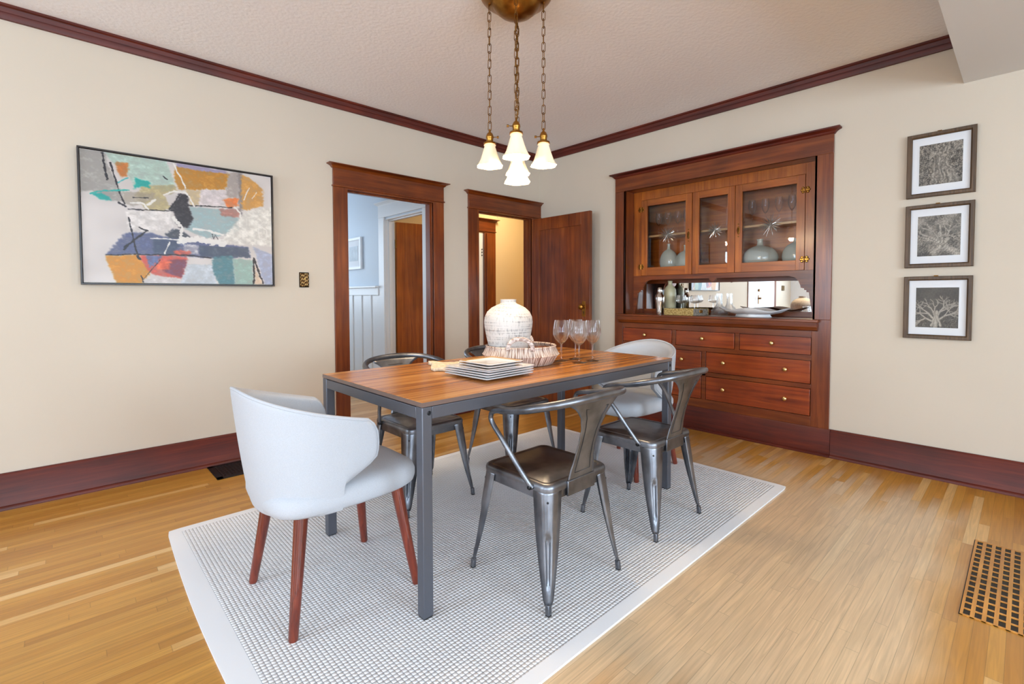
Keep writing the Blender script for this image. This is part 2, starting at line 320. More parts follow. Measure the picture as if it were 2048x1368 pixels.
# ------------------------------------------------------------------ mesh helpers
class MB:
    def __init__(s): s.v = []; s.f = []; s.mi = []; s.m = 0
    def add(s, vs, fs, m=None):
        o = len(s.v); s.v += [tuple(p) for p in vs]; s.f += [tuple(i + o for i in f) for f in fs]
        s.mi += [s.m if m is None else m] * len(fs); return s
    def box(s, x0, x1, y0, y1, z0, z1, m=None):
        if x0 > x1: x0, x1 = x1, x0
        if y0 > y1: y0, y1 = y1, y0
        if z0 > z1: z0, z1 = z1, z0
        v = [(x0, y0, z0), (x1, y0, z0), (x1, y1, z0), (x0, y1, z0), (x0, y0, z1), (x1, y0, z1), (x1, y1, z1), (x0, y1, z1)]
        return s.add(v, [(0, 3, 2, 1), (4, 5, 6, 7), (0, 1, 5, 4), (1, 2, 6, 5), (2, 3, 7, 6), (3, 0, 4, 7)], m)
    def prism(s, prof, axis, a0, a1, m=None):
        """closed 2-D profile extruded along axis ('X': profile is (y,z); 'Y': (x,z); 'Z': (x,y))"""
        n = len(prof); f = {'X': lambda p, a: (a, p[0], p[1]), 'Y': lambda p, a: (p[0], a, p[1]), 'Z': lambda p, a: (p[0], p[1], a)}[axis]
        v = [f(p, a0) for p in prof] + [f(p, a1) for p in prof]
        fs = [(i, (i + 1) % n, n + (i + 1) % n, n + i) for i in range(n)] + [tuple(range(n))[::-1], tuple(range(n, 2 * n))]
        return s.add(v, fs, m)
    def loops(s, L, cap0=True, cap1=True, closed=True, m=None):
        n = len(L[0]); v = [p for l in L for p in l]; fs = []
        for k in range(len(L) - 1):
            for i in range(n if closed else n - 1):
                j = (i + 1) % n; fs.append((k * n + i, k * n + j, (k + 1) * n + j, (k + 1) * n + i))
        if cap0: fs.append(tuple(range(n))[::-1])
        if cap1: fs.append(tuple(range((len(L) - 1) * n, len(L) * n)))
        return s.add(v, fs, m)
    def lathe(s, prof, c=(0, 0, 0), n=32, sx=1, sy=1, cap=True, m=None, mod=None):
        L = []
        for (r, z) in prof:
            L.append([(c[0] + r * sx * math.cos(2 * PI * i / n) * (mod(2 * PI * i / n, z) if mod else 1), c[1] + r * sy * math.sin(2 * PI * i / n) * (mod(2 * PI * i / n, z) if mod else 1), c[2] + z) for i in range(n)])
        return s.loops(L, cap, cap, m=m)
    def tube(s, pts, r, n=10, closed=False, m=None, cap=True):
        P = [Vector(p) for p in pts]; K = len(P); rs = r if isinstance(r, (list, tuple)) else [r] * K
        T = []
        for i in range(K):
            a = P[(i - 1) % K] if (closed or i > 0) else P[i]; c = P[(i + 1) % K] if (closed or i < K - 1) else P[i]
            t = (c - a); T.append(t.normalized() if t.length > 1e-9 else Vector((0, 0, 1)))
        nrm = T[0].orthogonal().normalized(); L = []
        for i in range(K):
            nrm = (nrm - T[i] * nrm.dot(T[i])); nrm = nrm.normalized() if nrm.length > 1e-6 else T[i].orthogonal().normalized()
            bn = T[i].cross(nrm)
            L.append([tuple(P[i] + (nrm * math.cos(2 * PI * k / n) + bn * math.sin(2 * PI * k / n)) * rs[i]) for k in range(n)])
        if closed: L.append(L[0])
        return s.loops(L, cap and not closed, cap and not closed, m=m)
    def build(s, name, mat, parent=None, world=False, smooth=True, bevel=0.0, seg=2, ang=0.6, shift=None):
        me = bpy.data.meshes.new(name)
        off = Vector((0, 0, 0))
        if world and parent is not None:
            p = parent
            while p is not None: off += p.location; p = p.parent
        if shift is not None: off = Vector(shift)
        me.from_pydata([tuple(Vector(v) - off) for v in s.v], [], s.f)
        mats = mat if isinstance(mat, (list, tuple)) else [mat]
        for m_ in mats: me.materials.append(m_)
        me.polygons.foreach_set('material_index', [min(i, len(mats) - 1) for i in s.mi])
        bm = bmesh.new(); bm.from_mesh(me); bmesh.ops.recalc_face_normals(bm, faces=bm.faces)
        bm.to_mesh(me); bm.free()
        if smooth:
            me.polygons.foreach_set('use_smooth', [True] * len(me.polygons)); me.set_sharp_from_angle(angle=ang)
        o = bpy.data.objects.new(name, me); COL.objects.link(o)
        if parent is not None: o.parent = parent
        if shift is not None and parent is None: o.location = shift
        if bevel > 0:
            bv = o.modifiers.new('bevel', 'BEVEL'); bv.width = bevel; bv.segments = seg; bv.limit_method = 'ANGLE'; bv.angle_limit = 0.7
            bv.harden_normals = False
        return o

def tag(o, label, cat, group=None, kind=None):
    o['label'] = label; o['category'] = cat
    if group: o['group'] = group
    if kind: o['kind'] = kind
    return o
def thing(name, loc, label, cat, group=None, rz=0.0):
    o = bpy.data.objects.new(name, None); COL.objects.link(o); o.location = loc; o.rotation_euler = (0, 0, rz)
    o.empty_display_size = 0.1
    return tag(o, label, cat, group)
def struct(o, label, cat):
    o['kind'] = 'structure'; o['label'] = label; o['category'] = cat; return o
def sthing(name, loc, label, cat):
    o = bpy.data.objects.new(name, None); COL.objects.link(o); o.location = loc; return struct(o, label, cat)
def dup(root, loc, rz=None, label=None):
    def cp(o, par):
        c = o.copy(); COL.objects.link(c); c.parent = par
        for ch in [k for k in bpy.data.objects if k.parent == o]: cp(ch, c)
        return c
    c = cp(root, None); c.location = loc
    if rz is not None: c.rotation_euler = (0, 0, rz)
    if label: c['label'] = label
    return c
def rrect(hx, hy, r, z, n=6):
    pts = []
    for (cx, cy, a0) in ((hx - r, hy - r, 0), (-hx + r, hy - r, PI / 2), (-hx + r, -hy + r, PI), (hx - r, -hy + r, 1.5 * PI)):
        for k in range(n + 1):
            a = a0 + PI / 2 * k / n; pts.append((cx + r * math.cos(a), cy + r * math.sin(a), z))
    return pts
def bez(P, n=8):
    """Catmull-Rom through points"""
    P = [Vector(p) for p in P]; out = []
    for i in range(len(P) - 1):
        p0 = P[max(i - 1, 0)]; p1 = P[i]; p2 = P[i + 1]; p3 = P[min(i + 2, len(P) - 1)]
        for k in range(n):
            t = k / n
            out.append(0.5 * ((2 * p1) + (-p0 + p2) * t + (2 * p0 - 5 * p1 + 4 * p2 - p3) * t * t + (-p0 + 3 * p1 - 3 * p2 + p3) * t ** 3))
    out.append(P[-1]); return out

W = 0.018            # wall surface sits 18 mm behind the face of the trim
CEIL = 2.663; SOF = 2.368; YS = -3.38
# ------------------------------------------------------------------ room shell
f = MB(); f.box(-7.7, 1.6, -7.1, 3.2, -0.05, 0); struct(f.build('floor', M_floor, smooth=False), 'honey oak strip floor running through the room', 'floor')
f = MB(); f.box(-7.7, 1.6, YS, 3.2, CEIL, CEIL + 0.1); struct(f.build('ceiling', M_ceil, smooth=False), 'pale textured plaster ceiling over the dining area', 'ceiling')
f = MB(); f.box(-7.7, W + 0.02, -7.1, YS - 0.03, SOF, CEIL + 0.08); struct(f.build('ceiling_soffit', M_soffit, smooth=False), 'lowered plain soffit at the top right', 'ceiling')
# left wall (plane y = W) with two doorways
D1 = (-2.198, -1.394, 1.985); D2 = (-0.862, -0.125, 1.975)
T0, T1 = W, 0.13
f = MB()
f.box(-7.7, D1[0] - 0.02, T0, T1, 0, CEIL); f.box(D1[0] - 0.02, D1[1] + 0.02, T0, T1, D1[2] + 0.01, CEIL)
f.box(D1[1] + 0.02, D2[0] - 0.02, T0, T1, 0, CEIL); f.box(D2[0] - 0.02, D2[1] + 0.02, T0, T1, D2[2] + 0.01, CEIL)
f.box(D2[1] + 0.02, W + .1, T0, T1, 0, CEIL)
struct(f.build('wall_left', M_wall, smooth=False), 'warm white plaster wall with the abstract painting and two doorways', 'wall')
# right wall (plane x = W) with the opening of the built-in
NY0, NY1, NZ = -2.655, -1.098, 2.103
f = MB()
f.box(W, W + 0.12, NY1 + 0.01, W, 0, CEIL); f.box(W, W + 0.12, NY0 - 0.01, NY1 + 0.01, NZ + 0.01, CEIL); f.box(W, W + 0.12, -7.1, NY0 - 0.01, 0, CEIL)
struct(f.build('wall_right', M_wall, smooth=False), 'warm white plaster wall holding the built-in cabinet and three pictures', 'wall')
# living room walls with windows, behind the camera
def wall_with_windows(name, axis, at, thick, lo, hi, wins, label):
    f = MB(); cur = lo
    def bx(a0, a1, z0, z1):
        if axis == 'Y': f.box(a0, a1, at, at - thick, z0, z1)
        else: f.box(at, at - thick, a0, a1, z0, z1)
    for (a, b_, z0, z1) in wins:
        bx(cur, a, 0, CEIL); bx(a, b_, 0, z0); bx(a, b_, z1, CEIL); cur = b_
    bx(cur, hi, 0, CEIL)
    struct(f.build(name, M_wall_lr, smooth=False), label, 'wall')
WS = [(-6.5, -4.3, 0.75, 2.15), (-3.45, -1.75, 0.75, 2.15)]; WW = [(-5.7, -3.5, 0.75, 2.15), (-1.95, -0.65, 0.75, 2.15)]  # second west opening is added to let that floor light in
wall_with_windows('wall_front', 'Y', -7.0, 0.1, -7.7, W, WS, 'plaster wall with windows behind the camera')
wall_with_windows('wall_west', 'X', -7.6, 0.1, -7.1, 0.13, WW, 'plaster wall with a window at the far end of the living room')
def window(n_, axis, at, a, b_, z0, z1):
    r0 = sthing('window_%d' % n_, ((a + b_) / 2, at, z0) if axis == 'Y' else (at, (a + b_) / 2, z0), 'white painted window with a grid of panes', 'window')
    f = MB()
    def bx(a0, a1, zz0, zz1, d0=-0.07, d1=0.02):
        if axis == 'Y': f.box(a0, a1, at + d0, at + d1, zz0, zz1)
        else: f.box(at + d0, at + d1, a0, a1, zz0, zz1)
    bx(a - .08, a + .03, z0 - .05, z1 + .08); bx(b_ - .03, b_ + .08, z0 - .05, z1 + .08); bx(a + .03, b_ - .03, z1 - .03, z1 + .08); bx(a + .03, b_ - .03, z0 - .05, z0 + .03)
    m_ = (a + b_) / 2; bx(m_ - .04, m_ + .04, z0 + .03, z1 - .03)
    zc = (z0 + z1) / 2; bx(a + .03, b_ - .03, zc - .02, zc + .02, -.05, -.01)
    for k in (1, 3): bx(a + (b_ - a) * k / 4 - .012, a + (b_ - a) * k / 4 + .012, z0 + .03, z1 - .03, -.045, -.015)
    f.build('window_frame', M_white, r0, True, False)
for i, w_ in enumerate(WS): window(i + 1, 'Y', -7.0, *w_)
window(3, 'X', -7.6, *WW[0]); window(4, 'X', -7.6, *WW[1])  # the last window is added, unseen, for its light on the floor

# mouldings
def crown(name, axis, a0, a1, label):
    # profile (d, z): d = distance out of the wall
    pr = [(W, 2.588), (0.004, 2.588), (0.0, 2.596), (0.0, 2.628), (-0.006, 2.622), (-0.010, 2.646), (-0.02, 2.652), (-0.02, CEIL), (W, CEIL)]
    f = MB()
    f.prism(pr, axis, a0, a1)
    struct(f.build(name, MB_[axis], bevel=0.0), label, 'moulding')
crown('trim_1', 'X', -7.6, 0.0, 'dark red wooden picture rail along the top of the left wall')
crown('trim_2', 'Y', YS - 0.03, 0.0, 'dark red wooden picture rail along the top of the right wall')
def baseboard(name, axis, a0, a1, label, h=0.195):
    pr = [(W, 0), (-0.014, 0), (-0.014, 0.010), (-0.008, 0.019), (-0.001, 0.022), (0.0, 0.024), (0.0, h - 0.008), (0.006, h), (W, h)]
    f = MB(); f.prism(pr, axis, a0, a1)
    struct(f.build(name, MB_[axis]), label, 'baseboard')
baseboard('baseboard_left', 'X', -5.0, -2.313, 'dark red wooden baseboard under the painting')
baseboard('baseboard_middle', 'X', -1.277, -0.988, 'dark red wooden baseboard between the two doorways')
baseboard('baseboard_right', 'Y', -7.0, -2.776, 'dark red wooden baseboard under the three framed pictures')
baseboard('baseboard_corner', 'Y', -0.985, 0.0, 'dark red wooden baseboard behind the open door', )

def casing(root, x0, x1, o0, o1, zi, yface=0.0, zt=2.13, d=1, mats=MW, cap=True, th=W):
    """door casing in a plane y=yface facing -y (d=1); x0,x1 opening, o0,o1 outer edges"""
    for (a, c) in ((o0, x0), (x1, o1)):
        f = MB(); f.box(a, c, yface, yface + th * d, 0, zi); f.build('side_casing', mats['Z'], root, True, bevel=0.002)
    f = MB(); f.box(o0, o1, yface - 0.002 * d, yface + th * d, zi + 0.012, zt); f.build('head_casing', mats['X'], root, True, bevel=0.002)
    f = MB(); f.box(o0 - 0.008, o1 + 0.008, yface - 0.01 * d, yface + th * d, zi, zi + 0.012); f.build('fillet', mats['X'], root, True, bevel=0.003)
    if cap:
        y = yface; f = MB()
        e1 = min(o1 + 0.045, W) if o1 > -0.1 and o1 < .1 else o1 + 0.045
        e1a = min(o1 + 0.012, W) if o1 > -0.1 and o1 < .1 else o1 + 0.012
        L = []
        for (ex, dy, z) in ((0.004, 0.004, zt - 0.004), (0.012, 0.012, zt + 0.002), (0.016, 0.018, zt + 0.010), (0.036, 0.036, zt + 0.02), (0.045, 0.044, zt + 0.022), (0.045, 0.044, zt + 0.028), (0.02, 0.02, zt + 0.034)):
            rx = o1 + ex if not (-0.1 < o1 < .1) else min(o1 + ex, W)
            L.append([(o0 - ex, y - dy * d, z), (rx, y - dy * d, z), (rx, y + th * d, z), (o0 - ex, y + th * d, z)])
        f.loops(L); f.build('cornice_cap', mats['X'], root, True)
def jamb(root, x0, x1, zi, y0, y1, mats=MW, stop=0.0):
    f = MB(); f.box(x0 - .02, x0, y0, y1, 0, zi + .0); f.build('jamb', mats['Z'], root, True, bevel=0.001)
    f = MB(); f.box(x1, x1 + .02, y0, y1, 0, zi + .0); f.build('jamb', mats['Z'], root, True, bevel=0.001)
    f = MB(); f.box(x0 - .02, x1 + .02, y0, y1, zi, zi + .012); f.build('jamb_head', mats['X'], root, True)
    if stop:
        ym = y0 + stop
        f = MB(); f.box(x0, x0 + .012, ym, ym + .035, 0, zi - .012); f.box(x1 - .012, x1, ym, ym + .035, 0, zi - .012); f.box(x0, x1, ym, ym + .035, zi - .012, zi)
        f.build('door_stop', mats['Z'], root, True, bevel=0.001)
d1 = sthing('door_1', (-1.8, 0, 0), 'mahogany cased doorway opening onto the pale blue washroom', 'doorway')
casing(d1, D1[0] , D1[1], -2.313, -1.278, D1[2])
jamb(d1, D1[0], D1[1], D1[2] - .012, 0.002, T1, stop=0.04)
d2 = sthing('door_2', (-0.5, 0, 0), 'mahogany cased doorway in the corner with its panelled door standing open', 'door')
casing(d2, D2[0], D2[1], -0.988, W, D2[2], zt=2.115)
jamb(d2, D2[0], D2[1], D2[2] - .012, 0.002, T1, stop=0.05)
# open leaf of door 2, along -y
xf, xb = -0.150, -0.116; y0, y1 = -0.806, -0.02; zt = 1.945
f = MB(); sw = 0.112
f.box(xf, xb, y0, y0 + sw, 0.012, zt); f.box(xf, xb, y1 - sw, y1, 0.012, zt); f.box(xf, xb, y0 + sw, y1 - sw, zt - 0.125, zt); f.box(xf, xb, y0 + sw, y1 - sw, 0.012, 0.25)
leaf = f.build('door_leaf', MW['Z'], d2, True, bevel=0.0015)
f = MB(); f.box(xf + .011, xb - .011, y0 + sw, y1 - sw, 0.25, zt - 0.125); f.build('door_panel', MW['Z'], leaf, True)
for y_ in (0.2, 1.7):
    f = MB(); f.tube([(-0.112, -0.012, y_), (-0.112, -0.012, y_ + .09)], .006); f.build('hinge', M_brass_dk, leaf, True)
f = MB(); f.box(xf - .004, xf, -0.752, -0.712, 0.925, 1.075); f.build('lock_plate', M_brass, leaf, True, bevel=0.001)
f = MB(); pr = [(0.0, 0), (0.013, 0), (0.011, .014), (0.012, .022), (0.022, .03), (0.028, .040), (0.026, .052), (0.014, .060), (0.0, .062)]
f.loops([[(xf - .004 - z, -0.732 + r * math.cos(a), 1.02 + r * math.sin(a)) for a in [2 * PI * i / 20 for i in range(20)]] for (r, z) in pr], False, False)
f.build('door_knob', M_brass, leaf, True)
f = MB(); f.tube([(xf - .0045, -0.732, .972), (xf - .006, -.732, .972)], .005); f.box(xf - .0055, xf - .0045, -.7345, -.7295, .950, .972); f.build('keyhole', M_black, leaf, True)

# washroom beyond door 1 and hall beyond door 2
XW = -1.27
f = MB()
f.box(XW, XW + .115, T1, 0.345, 0, CEIL); f.box(XW, XW + .115, 0.345, 1.125, 1.97, CEIL); f.box(XW, XW + .115, 1.125, 3.1, 0, CEIL)
struct(f.build('wall_washroom_side', M_washwall, smooth=False), 'pale blue partition wall seen through the left doorway', 'wall')
f = MB(); f.box(-3.6, -2.85, 3.1, 3.2, 0, CEIL); f.box(-2.85, -1.75, 3.1, 3.2, 0, 1.0); f.box(-2.85, -1.75, 3.1, 3.2, 2.2, CEIL); f.box(-1.75, XW + .1, 3.1, 3.2, 0, CEIL); f.box(-3.7, -3.6, T1, 3.2, 0, CEIL)
struct(f.build('wall_washroom_back', M_washwall, smooth=False), 'pale blue walls enclosing the washroom', 'wall')
f = MB(); f.box(XW + .115, 1.5, 1.25, 1.35, 0, CEIL); f.box(1.5, 1.6, T1, 1.35, 0, CEIL)
struct(f.build('wall_hall_back', M_wall_hall, smooth=False), 'warm cream hall wall seen through the corner doorway', 'wall')
f = MB(); f.box(XW + .114, XW + .118, T1, 0.30, 0, CEIL); f.box(W + .1, 1.5, T1 - .05, T1, 0, CEIL)
struct(f.build('wall_hall_front', M_wall_hall, smooth=False), 'cream hall side of the dining room wall', 'wall')
# wainscot on the washroom partition
f = MB(); f.box(XW - .012, XW, 1.24, 3.1, 0.0, 1.14)
y_ = 1.42
while y_ < 3.1:
    f.box(XW - .024, XW - .012, y_, y_ + .045, .16, 1.14); y_ += .235
f.box(XW - .028, XW, 1.24, 3.1, 1.14, 1.225); f.box(XW - .06, XW, 1.24, 3.1, 1.225, 1.245); f.box(XW - .028, XW, 1.24, 3.1, 0, .16)
struct(f.build('trim_3', M_white, bevel=0.002), 'white painted board and batten wainscot with a cap rail in the washroom', 'wainscot')
# white door casing on the partition, leaf open into the hall
d3 = sthing('door_3', (XW, .74, 0), 'white cased doorway in the washroom with an amber wood door ajar', 'door')
for (a, c) in ((0.245, 0.352), (1.118, 1.236)):
    f = MB(); f.box(XW - .018, XW, a, c, 0, 1.985); f.build('side_casing', M_white, d3, True, bevel=.002)
f = MB(); f.box(XW - .02, XW, 0.245, 1.236, 1.985, 2.12); f.build('head_casing', M_white, d3, True, bevel=.002)
f = MB(); f.loops([[(XW - dy, 0.245 - ex, z), (XW - dy, 1.236 + ex, z), (XW, 1.236 + ex, z), (XW, 0.245 - ex, z)] for (ex, dy, z) in ((0, .02, 2.112), (.01, .028, 2.122), (.035, .05, 2.14), (.035, .05, 2.15))]); f.build('cornice_cap', M_white, d3, True)
f = MB(); f.box(XW, XW + .115, .345, .357, 0, 1.97); f.box(XW, XW + .115, 1.113, 1.125, 0, 1.97); f.box(XW, XW + .115, .345, 1.125, 1.958, 1.97)
f.box(XW + .04, XW + .075, 1.10, 1.113, 0, 1.958); f.box(XW + .04, XW + .075, .357, 1.113, 1.945, 1.958)
f.build('jamb', M_white, d3, True, bevel=.001)
f = MB(); f.box(0, .74, -.0175, .0175, .012, 1.945)
lf = f.build('door_leaf', MD['Z'], d3, False, bevel=.0015); lf.location = (.125, .365, 0); lf.rotation_euler = (0, 0, math.radians(-9))
f = MB(); f.box(-.012, 0.0, -.02, .02, 1.66, 1.75); f.build('hinge', M_brass, lf)
f = MB(); f.box(-.012, 0.0, -.02, .02, .2, .29); f.build('hinge', M_brass, lf)
f = MB(); f.box(0.10, .64, -.0185, .0185, .25, 1.80); f.build('door_panel', MD['Z'], lf)
# hall door on the back wall
d4 = sthing('door_4', (0.0, 1.25, 0), 'mahogany cased door on the far hall wall', 'door')
casing(d4, -0.45, 0.322, -0.56, 0.433, 1.975, yface=1.232, zt=2.115)
jamb(d4, -.45, .322, 1.963, 1.234, 1.25)
f = MB(); f.box(-.45, .215, 1.236, 1.246, 0, 1.95); f.build('door_leaf', M_white, d4, True)
f = MB(); f.box(.215, .31, 1.20, 1.246, 0, 1.96); f.box(.24, .262, 1.186, 1.2, 0, 1.95); f.build('door_edge', MW['Z'], d4, True, bevel=.002)
f = MB()
for z_ in (1.66, 1.70, 1.74): f.tube([(.19, 1.234, z_), (.19, 1.222, z_)], .007)
f.build('coat_hook', M_black, d4, True)
# pull cord near the hall door head
f = MB(); f.tube([(0.22, .95, CEIL), (0.22, .95, 2.16)], .0012); f.lathe([(0, 0), (.006, .004), (.005, .03), (0, .035)], (0.22, .95, 2.125), 10)
tag(f.build('light_pull_cord', M_white), 'thin white pull cord hanging in the hall doorway', 'pull cord')
# picture in washroom
pr_ = thing('picture_frame', (XW, 1.87, 1.45), 'white framed print hanging above the wainscot in the washroom', 'picture')
f = MB(); y0, y1, z0, z1 = 1.655, 2.085, 1.45, 1.825
for bx in ((y0, y1, z0, z0 + .03), (y0, y1, z1 - .03, z1), (y0, y0 + .03, z0 + .03, z1 - .03), (y1 - .03, y1, z0 + .03, z1 - .03)): f.box(XW - .028, XW - .002, *bx)
f.build('frame', M_whiteframe, pr_, True, bevel=.001)
f = MB(); f.box(XW - .012, XW - .004, y0 + .03, y1 - .03, z0 + .03, z1 - .03); f.build('mount', M_mat, pr_, True)
f = MB(); f.box(XW - .014, XW - .012, y0 + .1, y1 - .1, z0 + .1, z1 - .1); f.build('print', plain('faded_print', srgb(190, 200, 208), .6, noise=.15, nscale=12), pr_, True)

# entrance door and switch further along the left wall (seen in the mirror)
d5 = sthing('door_5', (-5.9, 0, 0), 'white entrance door with dark wooden casing', 'door')
f = MB(); f.box(-5.47, -5.12, 0, W, 0, 2.0); f.box(-6.62, -6.50, 0, W, 0, 2.0); f.build('side_casing', MW['Z'], d5, True, bevel=.002)
f = MB(); f.box(-6.62, -5.12, -.004, W, 2.0, 2.13); f.build('head_casing', MW['X'], d5, True, bevel=.002)
f = MB(); f.box(-6.5, -5.47, -.002, W, 0.01, 2.0); lf5 = f.build('door_leaf', M_white, d5, True)
f = MB(); f.tube([(-5.62, -.002, 1.22), (-5.62, -.03, 1.22)], .025, 16); f.box(-5.64, -5.60, -.012, -.002, 0.95, 1.12); f.tube([(-5.62, -.002, 1.06), (-5.62, -.06, 1.06)], .018, 16); f.build('lock', M_brass_dk, lf5, True)
def switch_plate(x0, x1, z0, z1, label, seed):
    rng = np.random.default_rng(seed); nx, nz = 26, 40
    xs_ = np.linspace(x0, x1, nx); zs_ = np.linspace(z0, z1, nz)
    f = MB(); v = []; fs = []
    for k in range(nz):
        for i in range(nx):
            a = i / (nx - 1); c = k / (nz - 1); hgt = 0.5 + 0.5 * math.sin(a * 18) * math.cos(c * 26 + 2 * math.sin(a * 9))
            edge_ = min(a, 1 - a, c, 1 - c); v.append((xs_[i], 0.008 - (.003 if edge_ > .06 else 0) - .003 * hgt * (edge_ > .06), zs_[k]))
    for k in range(nz - 1):
        for i in range(nx - 1): fs.append((k * nx + i, k * nx + i + 1, (k + 1) * nx + i + 1, (k + 1) * nx + i))
    f.add(v, fs); f.box(x0, x1, .008, W, z0, z1)
    o = f.build('switch_plate', M_swplate, shift=((x0 + x1) / 2, W, z0))
    ca = o.data.color_attributes.new('Col', 'FLOAT_COLOR', 'POINT')
    dk = np.array(srgb(74, 48, 14)); br = np.array(srgb(240, 205, 140)); buf = np.tile(dk, (len(o.data.vertices), 1))
    for j in range(nx * nz):
        k, i = divmod(j, nx); a = i / (nx - 1); c = k / (nz - 1)
        h_ = 0.5 + 0.5 * math.sin(a * 18) * math.cos(c * 26 + 2 * math.sin(a * 9)); e_ = min(a, 1 - a, c, 1 - c)
        t = (h_ ** 5) * (1 if e_ > .07 else .1); buf[j] = dk * (1 - t) + br * t
    ca.data.foreach_set('color', buf.ravel()); tag(o, label, 'light switch plate')
    f = MB(); f.tube([((x0 + x1) / 2, .004, (z0 + z1) / 2 + .004), ((x0 + x1) / 2, -.008, (z0 + z1) / 2 + .006)], .0045); f.build('switch_button', M_knob, o, shift=None, world=True)
    return o
switch_plate(-2.576, -2.508, 1.199, 1.310, 'small embossed brass switch plate between painting and doorway', 1)
switch_plate(-7.15, -7.0, 1.22, 1.33, 'embossed brass switch plate beside the white entrance door', 2)

# ------------------------------------------------------------------ built-in cabinet (faces -x). x grows into the wall
bi = thing('built_in_cabinet', (0, -1.9, 0), 'mahogany built-in china cabinet with glass doors, mirror and drawers', 'cabinet')
XB = 0.36; XF = 0.15
def bpart(f, name, mat, bevel=0.0015, parent=None, smooth=True): return f.build(name, mat, parent or bi, True, smooth, bevel)
OY0, OY1 = -2.765, -0.989     # outer edges of the casing
f = MB(); f.box(0, W, OY0, NY0, .957, 2.103); bpart(f, 'side_casing', MW['Z'])
f = MB(); f.box(0, W, NY1, OY1, .957, 2.103); bpart(f, 'side_casing', MW['Z'])
f = MB(); f.box(-.001, W, OY0, OY1, 2.103, 2.235); bpart(f, 'head_casing', MW['Y'])
f = MB(); L = []
for (ex, dy, z) in ((0.002, 0.004, 2.231), (0.008, 0.012, 2.237), (0.014, 0.016, 2.246), (0.03, 0.034, 2.256), (0.042, 0.044, 2.260), (0.042, 0.044, 2.270), (0.02, 0.02, 2.276)):
    L.append([(-dy, OY0 - ex, z), (-dy, OY1 + ex, z), (W, OY1 + ex, z), (W, OY0 - ex, z)])
f.loops(L); bpart(f, 'cornice_cap', MB_['Y'], 0)
# carcass sides, ceiling, back
f = MB(); f.box(.0, XB + .02, NY1, NY1 + .015, .95, NZ); bpart(f, 'side_panel', MW['Z'])
f = MB(); f.box(.0, XB + .02, NY0 - .015, NY0, .95, NZ); bpart(f, 'side_panel', MW['Z'])
f = MB(); f.box(.0, XB + .02, NY0, NY1, NZ, NZ + .015); bpart(f, 'top_panel', MW['Y'])
f = MB(); f.box(XB, XB + .02, NY0, NY1, .95, NZ); bpart(f, 'back_panel', MD['Y'])
f = MB(); f.box(XF + .02, XB, NY0, NY1, 1.29, 1.325); bpart(f, 'cabinet_floor', MW['Y'])
f = MB(); f.box(XF + .045, XB, NY0, NY1, 1.675, 1.693); bpart(f, 'shelf', wood('pale_shelf_wood', srgb(180, 132, 80), srgb(200, 156, 104), srgb(214, 176, 126), 'Y'))
f = MB(); f.box(XF + .02, XB, NY0, NY1, 2.06, 2.075); bpart(f, 'cabinet_top', MW['Y'])
# upper face frame
DZ0, DZ1 = 1.316, 2.020; upz0 = DZ0 - .0018
dls = [(-1.680, -1.182), (-2.046, -1.686), (-2.555, -2.050)]
f = MB(); f.box(XF, XF + .022, -1.180, NY1, upz0, NZ); f.box(XF, XF + .022, NY0, -2.557, upz0, NZ); f.box(XF, XF + .022, -2.557, -1.180, DZ1 + .002, NZ)
f.build('upper_face_frame', MD['Z'], bi, True, bevel=.001)
# arched lower rail with heart drop and stepped brackets
half = [(-0.585, 1.275), (-0.628, 1.262), (-0.652, 1.235), (-0.664, 1.205), (-0.668, 1.184), (-0.690, 1.180), (-0.690, 1.168), (-0.706, 1.166), (-0.706, 1.152), (-0.722, 1.150), (-0.735, 1.05), (-0.752, 0.957)]
cy_ = -1.8665
drop = [(0.030, 1.275), (0.027, 1.262), (0.016, 1.255), (0.0, 1.243)]
low = [(cy_ + a, z) for (a, z) in reversed(half)] + [(cy_ - a, z) for (a, z) in drop] + [(cy_ + a, z) for (a, z) in reversed(drop[:-1])] + [(cy_ - a, z) for (a, z) in half]
# low runs from -y bracket foot to +y bracket foot
upz = DZ0 - .002; f = MB()
f.prism([(NY0, .957)] + low + [(NY1, .957), (NY1, upz), (NY0, upz)], 'X', XF, XF + .022)
bpart(f, 'arched_rail', MW['Y'], 0)
